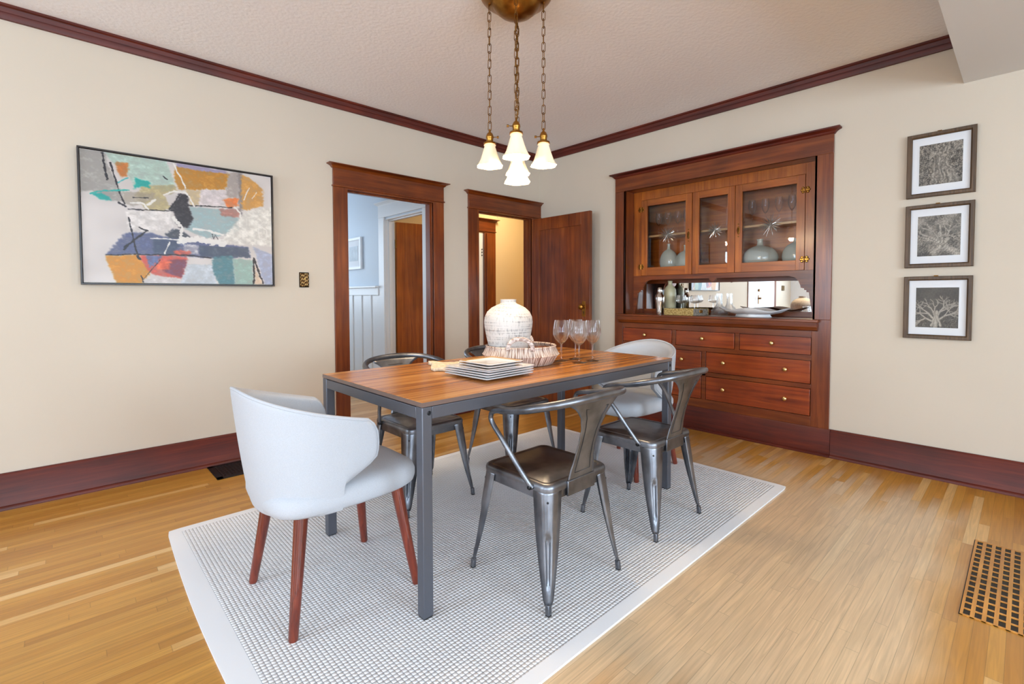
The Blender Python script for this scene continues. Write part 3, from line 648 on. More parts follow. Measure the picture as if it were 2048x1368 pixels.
# glass doors
random.seed(4)
def glass_door(y0, y1, gy0, gy1, hinge=None, knob=None, star=None, gz0=1.391, gz1=1.962):
    x0, x1 = XF - .003, XF + .020
    dd = bpy.data.objects.new('glass_door', None); COL.objects.link(dd); dd.parent = bi; dd.location = (x0, (y0 + y1) / 2, DZ0 - 0) ; dd.location -= bi.location
    for (a, c) in ((y0, gy0), (gy1, y1)):
        f = MB(); f.box(x0, x1, a, c, DZ0, DZ1); f.build('door_stile', MD['Z'], dd, True, bevel=.0012)
    for (a, c) in ((DZ0, gz0), (gz1, DZ1)):
        f = MB(); f.box(x0, x1, gy0, gy1, a, c); f.build('door_rail', MD['Y'], dd, True, bevel=.0012)
    f = MB(); b_ = .018
    f.loops([[(XF + .008, gy0, gz0), (XF + .008, gy1, gz0), (XF + .008, gy1, gz1), (XF + .008, gy0, gz1)],
             [(XF + .005, gy0 + b_, gz0 + b_), (XF + .005, gy1 - b_, gz0 + b_), (XF + .005, gy1 - b_, gz1 - b_), (XF + .005, gy0 + b_, gz1 - b_)]], False, True)
    f.build('glass_pane', M_pane, dd, True, False)
    if hinge:
        yh, zs_ = hinge
        for zz in zs_:
            f = MB(); f.tube([(x0 - .004, yh, zz - .024), (x0 - .004, yh, zz + .024)], .0035)
            for s_ in (-1, 1):
                for k in (-1, 0, 1):
                    cy2 = yh + s_ * (.016 if k else .024); f.loops([[(x0 - .001 - .003 * t, cy2 + (.010 - .004 * t) * math.cos(a), zz + k * .015 + (.009 - .004 * t) * math.sin(a)) for a in [2 * PI * i / 10 for i in range(10)]] for t in (0, 1)])
                f.box(x0 - .003, x0, yh, yh + s_ * .02, zz - .006, zz + .006)
            f.build('hinge', M_brass, dd, True)
    if knob:
        yk, zk = knob; f = MB()
        f.loops([[(x0 - d, yk + ry * math.cos(a), zk + rz * math.sin(a)) for a in [2 * PI * i / 12 for i in range(12)]] for (d, ry, rz) in ((0, .013, .034), (.003, .012, .032), (.004, .007, .02))])
        f.tube([(x0 - .012, yk, zk + .018), (x0 - .016, yk, zk), (x0 - .012, yk, zk - .022)], [.003, .006, .002], 8); f.tube([(x0, yk, zk + .05), (x0 - .003, yk, zk + .05)], .006); f.tube([(x0, yk, zk - .05), (x0 - .003, yk, zk - .05)], .006)
        f.build('latch', M_brass_dk, dd, True)
    if star:
        f = MB(); c = Vector((XF + .030, star[0], star[1])); R0 = star[2]
        for k in range(46):
            ph = math.acos(1 - 2 * (k + .5) / 46); th = PI * (1 + 5 ** .5) * k
            dv_ = Vector((.30 * math.cos(th) * math.sin(ph), math.sin(th) * math.sin(ph), math.cos(ph)))
            L_ = R0 * (.75 + .35 * random.random()); f.tube([c, c + dv_ * L_ * .6, c + dv_ * L_], [.0012, .0026, .0008], 5)
        f.lathe([(0, -.008), (.008, 0), (0, .008)], tuple(c), 8)
        o_ = f.build('starburst_ornament', M_crystal2, dd, True, False); o_['label'] = 'clear crystal starburst behind the glass'
    return dd
glass_door(*dls[0], -1.622, -1.242, hinge=(-1.180, (1.40, 1.935)), knob=(-1.65, 1.655), star=(-1.431, 1.683, .088))
glass_door(*dls[1], -1.988, -1.745, star=(-1.867, 1.681, .074))
glass_door(*dls[2], -2.498, -2.104, hinge=(-2.556, (1.395, 1.905)), knob=(-2.077, 1.655), star=(-2.308, 1.68, .092))
# mirror
f = MB(); f.box(XB - .012, XB - .001, NY0 + .02, NY1 - .02, 1.0, 1.243); bpart(f, 'mirror', M_mirror, .0, smooth=False)
f = MB(); f.box(XB - .02, XB, NY0, NY1, .957, 1.0); f.box(XB - .02, XB, NY0, NY1, 1.243, 1.29); bpart(f, 'mirror_rail', MW['Y'])
f = MB(); f.box(XF + .03, XB - .012, NY0 + .1, NY1 - .1, 1.282, 1.290); bpart(f, 'underside_board', MW['Y'])
# counter ledge
f = MB(); f.box(-.045, XB, -2.700, -1.035, .938, .957); bpart(f, 'counter_ledge', MW['Y'], .004)
f = MB(); f.prism([(.0, .938), (-.034, .938), (-.032, .905), (-.024, .895), (-.020, .884), (-.008, .876), (0, .876)], 'Y', -2.690, -1.043); bpart(f, 'ledge_moulding', MW['Y'], 0)
# base frame
f = MB(); f.box(0, .02, OY0, -2.652, .195, .957); bpart(f, 'base_stile', MW['Z'])
f = MB(); f.box(0, .02, -1.081, OY1, .195, .957); bpart(f, 'base_stile', MW['Z'])
RW = [(.703, .830), (.497, .664), (.268, .462)]
f = MB(); f.box(0, .02, -2.652, -1.081, .832, .957); f.box(0, .02, -2.652, -1.081, .666, .701); f.box(0, .02, -2.652, -1.081, .464, .495); f.box(0, .02, -2.652, -1.081, .195, .266)
for (a, z0, z1) in ((-1.601, .701, .832), (-2.136, .701, .832), (-1.868, .266, .666)): f.box(0, .0201, a - .017, a + .017, z0, z1)
bpart(f, 'base_face_frame', MW['Y'])
def drawer(y0, y1, z0, z1, knobs):
    f = MB(); f.box(-.0035, .35, y0 + .0025, y1 - .0025, z0 + .0025, z1 - .0025); d_ = f.build('drawer', M_drawer, bi, True, bevel=.002)
    for yk in knobs:
        f = MB(); zc = (z0 + z1) / 2 + .006
        f.loops([[(-.0035 - d, yk + r * math.cos(a), zc + r * math.sin(a)) for a in [2 * PI * i / 16 for i in range(16)]] for (r, d) in ((.008, 0), (.0065, .008), (.012, .013), (.0155, .018), (.015, .024), (.009, .029), (.003, .030))])
        f.build('knob', M_knob, d_, True)
for (a, c) in ((-1.582, -1.083), (-2.117, -1.620), (-2.651, -2.155)): drawer(a, c, *RW[0], [(a + c) / 2 + .01])
for k in (1, 2):
    drawer(-1.849, -1.083, *RW[k], [-1.245, -1.682]); drawer(-2.650, -1.887, *RW[k], [-2.035, -2.488])
f = MB(); f.prism([(W, 0), (-.016, 0), (-.016, .012), (-.008, .02), (-.002, .022), (-.002, .185), (.004, .195), (W, .195)], 'Y', -2.774, -.987); bpart(f, 'plinth', MB_['Y'], 0)
f = MB(); f.box(.02, .38, OY0 + .06, OY1 - .04, .0, .95); f.build('drawer_case', MW['Z'], bi, True, False)

# ------------------------------------------------------------------ things in and on the cabinet
CT = .957
def lathe_thing(name, prof, mat, label, cat, loc, group=None, n=28, **kw):
    f = MB(); f.lathe(prof, n=n, **kw); o = f.build(name, mat, smooth=True, ang=.9); o.location = loc; return tag(o, label, cat, group)
# cocktail shaker
sh = thing('cocktail_shaker', (.10, -1.405, CT), 'polished steel cocktail shaker standing left of the tray', 'cocktail shaker')
f = MB(); f.lathe([(0, 0), (.030, 0), (.032, .004), (.031, .03), (.040, .11), (.043, .150), (.042, .156), (0, .156)]); f.build('body', M_chrome, sh, ang=.9)
f = MB(); f.lathe([(0, .1565), (.042, .1565), (.038, .172), (.024, .190), (.022, .196), (0, .196)]); f.build('strainer_top', M_chrome, sh, ang=.9)
f = MB(); f.lathe([(0, .1965), (.021, .1965), (.0225, .2), (.019, .238), (.016, .244), (0, .245)]); f.build('cap', M_chrome, sh, ang=.9)
# stoneware bottle
lathe_thing('stoneware_bottle', [(0, 0), (.050, 0), (.054, .006), (.055, .19), (.052, .225), (.040, .25), (.022, .268), (.018, .28), (.020, .30), (.023, .306), (.018, .309), (0, .309)], M_cream,
            'tall cream stoneware bottle with a narrow neck near the mirror', 'bottle', (.272, -1.412, CT))
# woven tray
tr = thing('woven_tray', (.155, -1.63, CT), 'shallow woven seagrass tray with a brass clasp on the counter', 'tray', rz=math.radians(-12))
f = MB(); f.box(-.10, .10, -.150, .150, .002, .008); f.build('tray_base', M_seagrass, tr, bevel=.001)
f = MB(); f.box(-.105, -.095, -.155, .155, 0, .058); f.build('long_side', M_seagrass, tr, bevel=.002)
f = MB(); f.box(.095, .105, -.155, .155, 0, .058); f.build('long_side', M_seagrass, tr, bevel=.002)
for s_ in (-1, 1):
    f = MB(); f.box(-.095, .095, s_ * .145, s_ * .155, 0, .057); o = f.build('short_side', M_greyweave, tr, bevel=.002); o['label'] = 'grey woven short side'
f = MB(); f.box(-.02, .02, -.159, -.155, .02, .048); f.build('clasp', M_brass, tr, bevel=.002)
def goblet(name, prof, loc, label, cat, group, mat=M_crystal, n=28):
    return lathe_thing(name, prof, mat, label, cat, loc, group, n)
coupe = [(0, 0), (.032, 0), (.033, .002), (.006, .008), (.0035, .02), (.0035, .085), (.006, .092), (.03, .098), (.046, .112), (.0455, .122), (.036, .165), (.034, .165), (.0435, .122), (.043, .114), (.028, .102), (0, .097)]
goblet('stemmed_tumbler', coupe, (.190, -1.570, CT + .009), 'short stemmed rounded glass standing in the woven tray, nearer the bottle', 'glass', 'stemmed glasses in the woven tray')
goblet('stemmed_tumbler', coupe, (.165, -1.705, CT + .009), 'short stemmed rounded glass standing in the woven tray, nearer the carafe', 'glass', 'stemmed glasses in the woven tray')
goblet('glass_carafe', [(0, .001), (.060, .001), (.066, .006), (.068, .02), (.062, .045), (.030, .085), (.024, .105), (.024, .188), (.0215, .188), (.0215, .105), (.027, .085), (.058, .045), (.063, .02), (.058, .009), (0, .008)],
       (.245, -1.885, CT), 'clear glass carafe with a straight neck beside the white platter', 'carafe', None)
# wavy platter
f = MB(); L = []
def plat(r, z, wv):
    out = []
    for i in range(64):
        a = 2 * PI * i / 64; sq = 1 / max(abs(math.cos(a)), abs(math.sin(a))) ** .55; w = wv * math.cos(4 * a)
        out.append((r * .60 * sq * math.cos(a + PI / 4), r * sq * math.sin(a + PI / 4), z + w))
    return out
f.loops([plat(.11, 0, 0), plat(.115, .003, 0), plat(.105, .02, 0), plat(.17, .032, -.004), plat(.225, .058, -.012), plat(.227, .062, -.012), plat(.168, .038, -.004), plat(.08, .026, 0)])
o = f.build('wavy_platter', M_ceramic, ang=1.2); o.location = (.130, -2.205, CT); o.scale = (1, 1, 1); tag(o, 'white ceramic platter with wavy square rim on a round foot', 'platter')
# flask vases inside
def flask(rw, rd, hb, ht): 
    pr = [(0, 0), (.45, 0)]
    for k in range(1, 12):
        a = -PI / 2 + 1.05 + (PI - 1.05 - .22) * k / 11; pr.append((math.cos(a), hb / 2 + hb / 2 * math.sin(a) * 1.0))
    pr = [(p[0] * rw, max(p[1], 0)) for p in pr]
    zt_ = pr[-1][1]; pr += [(rw * .17, zt_ + .008), (rw * .15, ht - .015), (rw * .19, ht - .004), (rw * .19, ht), (rw * .13, ht), (0, ht - .01)]
    return pr
def flask_vase(y, x, rw, hb, ht, label):
    f = MB(); f.lathe(flask(rw, .6, hb, ht), n=36, sx=.62, sy=1.0); o = f.build('flask_vase', M_wall_ceramic, ang=.9); o.location = (x, y, 1.326); return tag(o, label, 'vase', 'round flask vases inside the cabinet')
flask_vase(-1.385, .29, .088, .235, .285, 'taller pale flask vase behind the left glass door, further from the latch')
flask_vase(-1.582, .235, .103, .205, .255, 'pale flask vase behind the left glass door, beside the latch')
flask_vase(-2.205, .256, .136, .205, .255, 'large round pale flask vase behind the right glass door, nearer the latch')
flask_vase(-2.452, .30, .098, .215, .245, 'large round pale flask vase behind the right glass door, nearer the hinges')
flute = [(0, 0), (.026, 0), (.027, .002), (.005, .008), (.003, .02), (.003, .085), (.006, .092), (.020, .112), (.029, .145), (.030, .165), (.024, .208), (.0225, .208), (.028, .165), (.027, .145), (.018, .114), (0, .096)]
for y_, lab in ((-1.294, 'outermost of the glasses behind the left door, by the hinges'), (-1.387, 'stemmed glass above the starburst behind the left door'), (-1.486, 'stemmed glass right of the starburst behind the left door'), (-1.572, 'stemmed glass nearest the latch behind the left door')):
    goblet('stemmed_glass', flute, (.265, y_, 1.694), lab, 'glass', 'stemmed glasses behind the left cabinet door', n=20)
for y_, lab in ((-2.137, 'stemmed glass nearest the latch behind the right door'), (-2.239, 'stemmed glass left of the starburst tips behind the right door'), (-2.34, 'stemmed glass right of the starburst behind the right door'), (-2.432, 'outermost stemmed glass behind the right door, by the hinges')):
    goblet('stemmed_glass', flute, (.265, y_, 1.694), lab, 'glass', 'stemmed glasses behind the right cabinet door', n=20)

# ------------------------------------------------------------------ pictures: colour grids painted in code
def noise2(nx, ny, cells, rng):
    g = rng.random((cells + 2, cells + 2)); xs_ = np.linspace(0, cells, nx); ys_ = np.linspace(0, cells, ny)
    X, Y = np.meshgrid(xs_, ys_); xi = X.astype(int); yi = Y.astype(int); fx = X - xi; fy = Y - yi; fx = fx * fx * (3 - 2 * fx); fy = fy * fy * (3 - 2 * fy)
    return g[yi, xi] * (1 - fx) * (1 - fy) + g[yi, xi + 1] * fx * (1 - fy) + g[yi + 1, xi] * (1 - fx) * fy + g[yi + 1, xi + 1] * fx * fy
def inpoly(X, Y, P):
    r_in = np.zeros(X.shape, bool); n = len(P); j = n - 1
    for i in range(n):
        (xi, yi), (xj, yj) = P[i], P[j]
        c = ((yi > Y) != (yj > Y)) & (X < (xj - xi) * (Y - yi) / ((yj - yi) or 1e-9) + xi); r_in ^= c; j = i
    return r_in
def pdist(X, Y, P):
    d = np.full(X.shape, 1e9)
    for (a, c) in zip(P[:-1], P[1:]):
        ax_, ay_ = a; bx_, by_ = c; L2 = (bx_ - ax_) ** 2 + (by_ - ay_) ** 2 + 1e-9
        t = np.clip(((X - ax_) * (bx_ - ax_) + (Y - ay_) * (by_ - ay_)) / L2, 0, 1); d = np.minimum(d, np.hypot(X - ax_ - t * (bx_ - ax_), Y - ay_ - t * (by_ - ay_)))
    return d
def lin(c): c = np.asarray(c, float) / 255; return np.where(c <= .04045, c / 12.92, ((c + .055) / 1.055) ** 2.4)
def color_grid(name, img, origin, du, dv, mat, parent, nrm=None):
    """img (ny,nx,3) srgb 0..255, row 0 at the top; origin top-left corner world; du, dv full vectors"""
    ny, nx, _ = img.shape; o_ = np.array(origin); U = np.linspace(0, 1, nx); V = np.linspace(0, 1, ny); UU, VV = np.meshgrid(U, V)
    pts = o_[None, None] + UU[..., None] * np.array(du) + VV[..., None] * np.array(dv)
    f = MB(); f.v = [tuple(p) for p in pts.reshape(-1, 3)]
    f.f = [(k * nx + i, k * nx + i + 1, (k + 1) * nx + i + 1, (k + 1) * nx + i) for k in range(ny - 1) for i in range(nx - 1)]; f.mi = [0] * len(f.f)
    ob = f.build(name, mat, parent, True, False)
    ca = ob.data.color_attributes.new('Col', 'FLOAT_COLOR', 'POINT'); buf = np.ones((ny * nx, 4)); buf[:, :3] = lin(img.reshape(-1, 3)); ca.data.foreach_set('color', buf.ravel())
    return ob
def painting():
    nx, ny = 330, 250; rng = np.random.default_rng(7)
    src = np.array([(118, 110), (1708, 350), (1708, 1243), (145, 1228)], float); dst = np.array([(0, 0), (1, 0), (1, 1), (0, 1)], float)
    A = []; B = []
    for (u, v), (x, y) in zip(dst, src):
        A.append([u, v, 1, 0, 0, 0, -u * x, -v * x]); B.append(x); A.append([0, 0, 0, u, v, 1, -u * y, -v * y]); B.append(y)
    H = np.append(np.linalg.solve(np.array(A), np.array(B)), 1).reshape(3, 3)
    U, V = np.meshgrid(np.linspace(0, 1, nx), np.linspace(0, 1, ny)); w = H[2, 0] * U + H[2, 1] * V + 1
    X = (H[0, 0] * U + H[0, 1] * V + H[0, 2]) / w; Y = (H[1, 0] * U + H[1, 1] * V + H[1, 2]) / w
    n1 = noise2(nx, ny, 26, rng) - .5; n2_ = noise2(nx, ny, 26, rng) - .5; n3 = noise2(nx, ny, 90, rng) - .5
    n4 = noise2(nx, ny, 170, rng) - .5; Xp = X + 12 * n1 + 12 * n3 + 26 * n4; Yp = Y + 12 * n2_ + 8 * n3 + 12 * n4
    img = np.zeros((ny, nx, 3)); img[:] = (208, 201, 197)
    img += (noise2(nx, ny, 9, rng)[..., None] - .5) * 22
    def poly(c, P, a=.92, tex=34):
        m = inpoly(Xp, Yp, P)
        t = noise2(nx, ny, 40, rng) - .5 + .6 * (noise2(nx, ny, 120, rng) - .5); cc = np.array(c, float) + t[..., None] * tex
        m = m.astype(float)
        for _ in range(2): m = (m + np.roll(m, 1, 0) + np.roll(m, -1, 0) + np.roll(m, 1, 1) + np.roll(m, -1, 1)) / 5
        al = (np.clip(a + .5 * t, 0, 1) * m)[..., None]; img[:] = img * (1 - al) + cc * al
    def stroke(c, P, wd, a=.95):
        d = pdist(X + 8 * n1, Y + 8 * n2_, P); wv = wd * .66 * (1 + 1.3 * n3); al = np.clip((wv - d) / 3 + .5, 0, 1)[..., None] * a; img[:] = img * (1 - al) + np.array(c, float) * al
    poly((158, 154, 148), [(100, 90), (320, 130), (350, 240), (470, 480), (480, 560), (340, 540), (220, 470), (100, 470)])
    poly((172, 192, 180), [(320, 120), (830, 190), (915, 420), (880, 480), (560, 430), (520, 330), (350, 190)])
    poly((178, 164, 124), [(640, 430), (900, 410), (940, 470), (820, 500), (870, 620), (690, 640), (560, 520)])
    poly((160, 150, 135), [(480, 470), (740, 480), (740, 540), (560, 600), (480, 570)], .7)
    poly((188, 116, 48), [(420, 225), (525, 235), (510, 340), (470, 365), (430, 290)])
    poly((184, 132, 48), [(920, 262), (1370, 322), (1330, 452), (1150, 455), (950, 455), (900, 345)], .95, 34)
    poly((150, 140, 168), [(915, 230), (1350, 300), (1350, 325), (930, 268)], .8)
    poly((196, 176, 140), [(1000, 455), (1130, 460), (1110, 585), (1040, 590)])
    poly((168, 158, 152), [(1360, 315), (1440, 310), (1430, 530), (1330, 520)])
    poly((202, 152, 84), [(1450, 330), (1530, 350), (1640, 450), (1640, 590), (1500, 625), (1450, 610)], .95, 30)
    poly((205, 195, 195), [(1130, 450), (1330, 460), (1330, 590), (1110, 585)])
    poly((152, 174, 176), [(1030, 595), (1280, 620), (1430, 690), (1440, 800), (1180, 860), (990, 790), (1040, 690)], .85, 26)
    poly((140, 134, 134), [(1432, 305), (1466, 310), (1466, 690), (1438, 660)])
    poly((216, 124, 66), [(1305, 535), (1435, 528), (1430, 590), (1350, 612)])
    poly((172, 126, 116), [(1280, 615), (1445, 615), (1440, 685), (1290, 675)])
    poly((218, 214, 206), [(1480, 650), (1720, 590), (1720, 930), (1500, 910), (1300, 900), (1330, 830)])
    poly((216, 210, 206), [(500, 640), (880, 640), (900, 800), (520, 800)])
    poly((46, 38, 44), [(955, 488), (1012, 500), (1012, 570), (1055, 690), (1020, 775), (930, 775), (900, 640), (855, 625)], .97)
    poly((70, 74, 84), [(830, 830), (900, 780), (960, 800), (1050, 860), (880, 880)])
    poly((96, 102, 134), [(315, 1003), (500, 820), (700, 812), (830, 850), (1510, 930), (1522, 1015), (1350, 1028), (600, 995)], .95, 30)
    poly((76, 86, 106), [(720, 865), (945, 880), (905, 1000), (730, 990)], .8, 30)
    poly((190, 186, 190), [(970, 910), (1100, 915), (1100, 995), (980, 985)], .8)
    poly((84, 94, 110), [(1100, 920), (1510, 935), (1518, 1020), (1110, 1008)], .9, 26)
    poly((204, 142, 44), [(318, 1012), (600, 1000), (650, 1080), (700, 1130), (625, 1240), (425, 1240)], .97, 26)
    poly((200, 92, 76), [(610, 1005), (780, 1000), (1010, 1015), (955, 1195), (700, 1160), (640, 1080)])
    poly((118, 72, 92), [(850, 1040), (1005, 1035), (955, 1185), (800, 1135)], .85)
    poly((228, 116, 78), [(770, 1050), (870, 1050), (850, 1120), (740, 1120)])
    poly((104, 114, 152), [(660, 1000), (810, 1008), (690, 1112)])
    poly((208, 104, 84), [(890, 965), (1035, 962), (1030, 1008), (900, 1002)])
    poly((206, 200, 198), [(640, 1190), (950, 1190), (950, 1245), (630, 1245)])
    poly((188, 194, 200), [(1000, 1075), (1220, 1080), (1240, 1245), (940, 1245)])
    poly((88, 130, 138), [(1220, 1010), (1385, 1005), (1395, 1250), (1270, 1250), (1200, 1100)], .92, 30)
    poly((152, 178, 168), [(1385, 1030), (1550, 1040), (1550, 1250), (1400, 1250)])
    poly((166, 172, 194), [(1555, 930), (1715, 1000), (1715, 1250), (1640, 1250)])
    poly((212, 188, 164), [(1565, 1075), (1625, 1250), (1555, 1250)])
    for P in ([(580, 360), (700, 395), (702, 440), (640, 425), (600, 430), (560, 455)], [(215, 490), (300, 490), (370, 515), (372, 540), (285, 545)]): poly((22, 162, 154), P, 1, 10)
    BK = (40, 34, 40); WH = (226, 222, 216)
    for P, w_ in (([(310, 150), (325, 260), (352, 370)], 14), ([(375, 230), (440, 450), (490, 575)], 10), ([(440, 565), (500, 600)], 10), ([(520, 620), (900, 635)], 7), ([(1010, 585), (1380, 605)], 7),
                  ([(520, 690), (560, 860), (600, 1035)], 10), ([(480, 955), (560, 880), (670, 800)], 9), ([(480, 935), (640, 830)], 7), ([(330, 1000), (600, 995), (1000, 1000), (1200, 1022)], 7),
                  ([(1552, 1030), (1560, 1130), (1550, 1240)], 11), ([(1562, 1040), (1630, 1235)], 9), ([(622, 1170), (638, 1225)], 7), ([(640, 1200), (780, 1040)], 5), ([(860, 622), (960, 490)], 9),
                  ([(1215, 825), (1225, 865), (1240, 830), (1262, 868)], 4), ([(560, 520), (690, 526)], 6), ([(810, 340), (850, 372)], 5), ([(590, 1010), (610, 1035)], 16), ([(610, 770), (680, 800)], 8)):
        stroke(BK, P, w_)
    for P, w_ in (([(820, 500), (900, 465), (1000, 480), (1070, 590)], 10), ([(890, 690), (962, 770), (950, 880)], 20), ([(950, 885), (1100, 870), (1320, 905)], 34), ([(680, 585), (750, 540)], 14), ([(540, 565), (640, 570), (690, 620)], 12),
                  ([(1400, 605), (1448, 640), (1450, 685)], 9), ([(1600, 740), (1670, 800), (1660, 870), (1605, 865), (1600, 740)], 6), ([(900, 240), (1000, 440)], 9), ([(1530, 440), (1480, 540)], 5), ([(1590, 480), (1550, 530)], 5), ([(700, 860), (830, 865), (940, 878)], 8), ([(1060, 780), (1180, 800), (1300, 830)], 12), ([(820, 985), (860, 900)], 9)):
        stroke(WH, P, w_)
    stroke((30, 170, 160), [(200, 490), (330, 465), (530, 460)], 9); stroke((60, 170, 170), [(440, 400), (520, 360)], 7)
    return np.clip((img - 128) * 1.06 + 108, 0, 255)
pa = thing('abstract_painting', (-3.27, W, 1.205), 'large framed abstract painting in white, ochre and slate on the left wall', 'painting')
PX0, PX1, PZ0, PZ1 = -3.792, -2.760, 1.203, 1.984
f = MB(); t_ = .009; fy0, fy1 = -.028, W
f.box(PX0, PX1, fy0, fy1, PZ0, PZ0 + t_); f.box(PX0, PX1, fy0, fy1, PZ1 - t_, PZ1); f.box(PX0, PX0 + t_, fy0, fy1, PZ0 + t_, PZ1 - t_); f.box(PX1 - t_, PX1, fy0, fy1, PZ0 + t_, PZ1 - t_)
f.build('frame', M_blackframe, pa, True, bevel=.001)
f = MB(); f.box(PX0 + .012, PX1 - .012, -.016, W, PZ0 + .012, PZ1 - .012); f.build('stretcher_canvas', M_mat, pa, True, False)
color_grid('painted_surface', painting(), (PX0 + .012, -.0175, PZ1 - .012), (PX1 - PX0 - .024, 0, 0), (0, 0, -(PZ1 - PZ0 - .024)), M_canvas, pa)

def branches(X, Y, segs, img, col):
    for (a, c, w0, w1) in segs:
        L2 = (c[0] - a[0]) ** 2 + (c[1] - a[1]) ** 2 + 1e-9; t = np.clip(((X - a[0]) * (c[0] - a[0]) + (Y - a[1]) * (c[1] - a[1])) / L2, 0, 1)
        d = np.hypot(X - a[0] - t * (c[0] - a[0]), Y - a[1] - t * (c[1] - a[1])); w = w0 + (w1 - w0) * t; al = np.clip((w - d) * 60 + .5, 0, 1) 
        img[:] = img * (1 - al) + (col * (1 - .35 * (d / w).clip(0, 1))) * al
def grow(p, ang, ln, w, dep, rng, out):
    q = (p[0] + ln * math.cos(ang), p[1] - ln * math.sin(ang)); out.append((p, q, w, w * .72))
    if dep > 0:
        for k in range(2 if rng.random() < .75 else 3): grow(q, ang + rng.normal(0, .55), ln * (.66 + .25 * rng.random()), w * .66, dep - 1, rng, out)
def tree_photo(kind):
    rng = np.random.default_rng(20 + kind); nx, ny = 150, 160; X, Y = np.meshgrid(np.linspace(0, 1, nx), np.linspace(0, 1, ny))
    N1 = noise2(nx, ny, 6, rng); N2 = noise2(nx, ny, 16, rng); N3 = noise2(nx, ny, 50, rng)
    if kind == 0:
        g = 95 + 70 * (N2 - .5) + 110 * (N3 - .5); g += 45 * (Y < .35) * (N2)
        segs = []
        for (x0, x1, w) in ((.30, .44, .05), (.40, .47, .05), (.55, .5, .06), (.74, .55, .07), (.62, .52, .05), (.88, .62, .05)): segs.append(((x0, .95), (x1, .45), w, w * 1.3))
        segs += [((.48, .5), (.5, .2), .14, .10), ((.5, .3), (.15, .12), .06, .03), ((.55, .35), (.98, .08), .07, .04), ((.5, .25), (.35, .0), .05, .03), ((.55, .25), (.7, .0), .05, .03)]
        gg = g.copy(); branches(X + .06 * (N2 - .5), Y, segs, gg, 165.0); g = gg + 80 * (N3 - .5) + 35 * np.sin(X * 60 + 8 * N2) * (np.abs(X - .5) < .3)
    elif kind == 1:
        g = 85 + 150 * np.clip(N1 - .35, 0, 1) + 30 * (N2 - .5); g[Y > .9] *= .6
        segs = []
        for (a, ang) in (((.55, .75), 1.9), ((.6, .8), 1.2), ((.5, .75), 2.4)): grow(a, ang, .22, .035, 4, rng, segs)
        segs += [((.95, .98), (.45, .62), .10, .08), ((.45, .6), (.05, .42), .05, .02), ((.4, .9), (.7, .6), .1, .06), ((.6, .7), (.5, .2), .05, .02)]
        branches(X + .04 * (N2 - .5), Y, segs, g, 205.0); g += 90 * (N3 - .5) + 25 * np.sin((X + Y) * 70 + 6 * N2) * (Y > .5)
    else:
        g = 52 + 22 * (N1 - .5) + 18 * (1 - np.abs(X - .35) * 3).clip(0, 1); low_ = Y > .66 + .08 * N2; g = np.where(low_, 55 + 110 * (N3 - .3) * (N2), g)
        segs = []
        for (a, ang) in (((.47, .82), 1.75), ((.5, .8), 1.25), ((.45, .8), 2.3), ((.52, .82), .6), ((.42, .85), 2.7)): grow(a, ang, .20, .028, 4, rng, segs)
        segs += [((.47, .95), (.5, .6), .06, .04), ((.38, .95), (.47, .7), .03, .03), ((.6, .95), (.5, .7), .03, .03)]
        branches(X + .03 * (N2 - .5), Y, segs, g, 225.0); g += 30 * (N3 - .5)
    g = np.clip(g, 12, 235); g = 105 + (g - 105) * .62; return np.stack([g * 1.0, g * .955, g * .885], -1)
FR = [(1.727, 2.113, 'top of the three tree photographs in walnut frames', 0), (1.297, 1.680, 'middle of the three framed tree photographs, with pale clouds', 1), (.861, 1.243, 'lowest of the three framed tree photographs, bare white branches on dark', 2)]
for (z0, z1, lab, k) in FR:
    y0, y1 = -3.474, -3.160; o_ = thing('framed_photograph', (W, (y0 + y1) / 2, z0), lab, 'picture', 'tree photographs on the right wall')
    f = MB(); c_ = [((y0, z0), (y1, z0)), ((y1, z0), (y1, z1)), ((y1, z1), (y0, z1)), ((y0, z1), (y0, z0))]; L = []
    for (ins, x_) in ((0, W), (0, -.008), (.003, -.011), (.018, -.011), (.025, -.004), (.025, .008)):
        L.append([(x_, y0 + ins, z0 + ins), (x_, y1 - ins, z0 + ins), (x_, y1 - ins, z1 - ins), (x_, y0 + ins, z1 - ins)])
    f.loops(L, False, False); f.build('frame', M_picwood, o_, True, False)
    f = MB(); f.box(.006, W - .001, y0 + .02, y1 - .02, z0 + .02, z1 - .02); f.build('mount', M_mat, o_, True, False)
    zc = (z0 + z1) / 2; hw, hh_ = .0985, .122
    f = MB(); f.box(.0045, .0062, -3.317 - hw - .005, -3.317 + hw + .005, zc - hh_ - .005, zc + hh_ + .005); f.build('mount_bevel', M_white, o_, True, False)
    color_grid('photograph', tree_photo(k), (.0040, -3.317 + hw, zc + hh_), (0, -2 * hw, 0), (0, 0, -2 * hh_), M_photo, o_)
    f = MB(); f.add([(.001, y0 + .024, z0 + .024), (.001, y1 - .024, z0 + .024), (.001, y1 - .024, z1 - .024), (.001, y0 + .024, z1 - .024)], [(0, 1, 2, 3)]); f.build('glass', M_picglass, o_, True, False)
    f = MB(); f.box(.0, .01, -3.32, -3.30, z1 - .002, z1 + .006); f.build('hanger', M_brass_dk, o_, True, False)

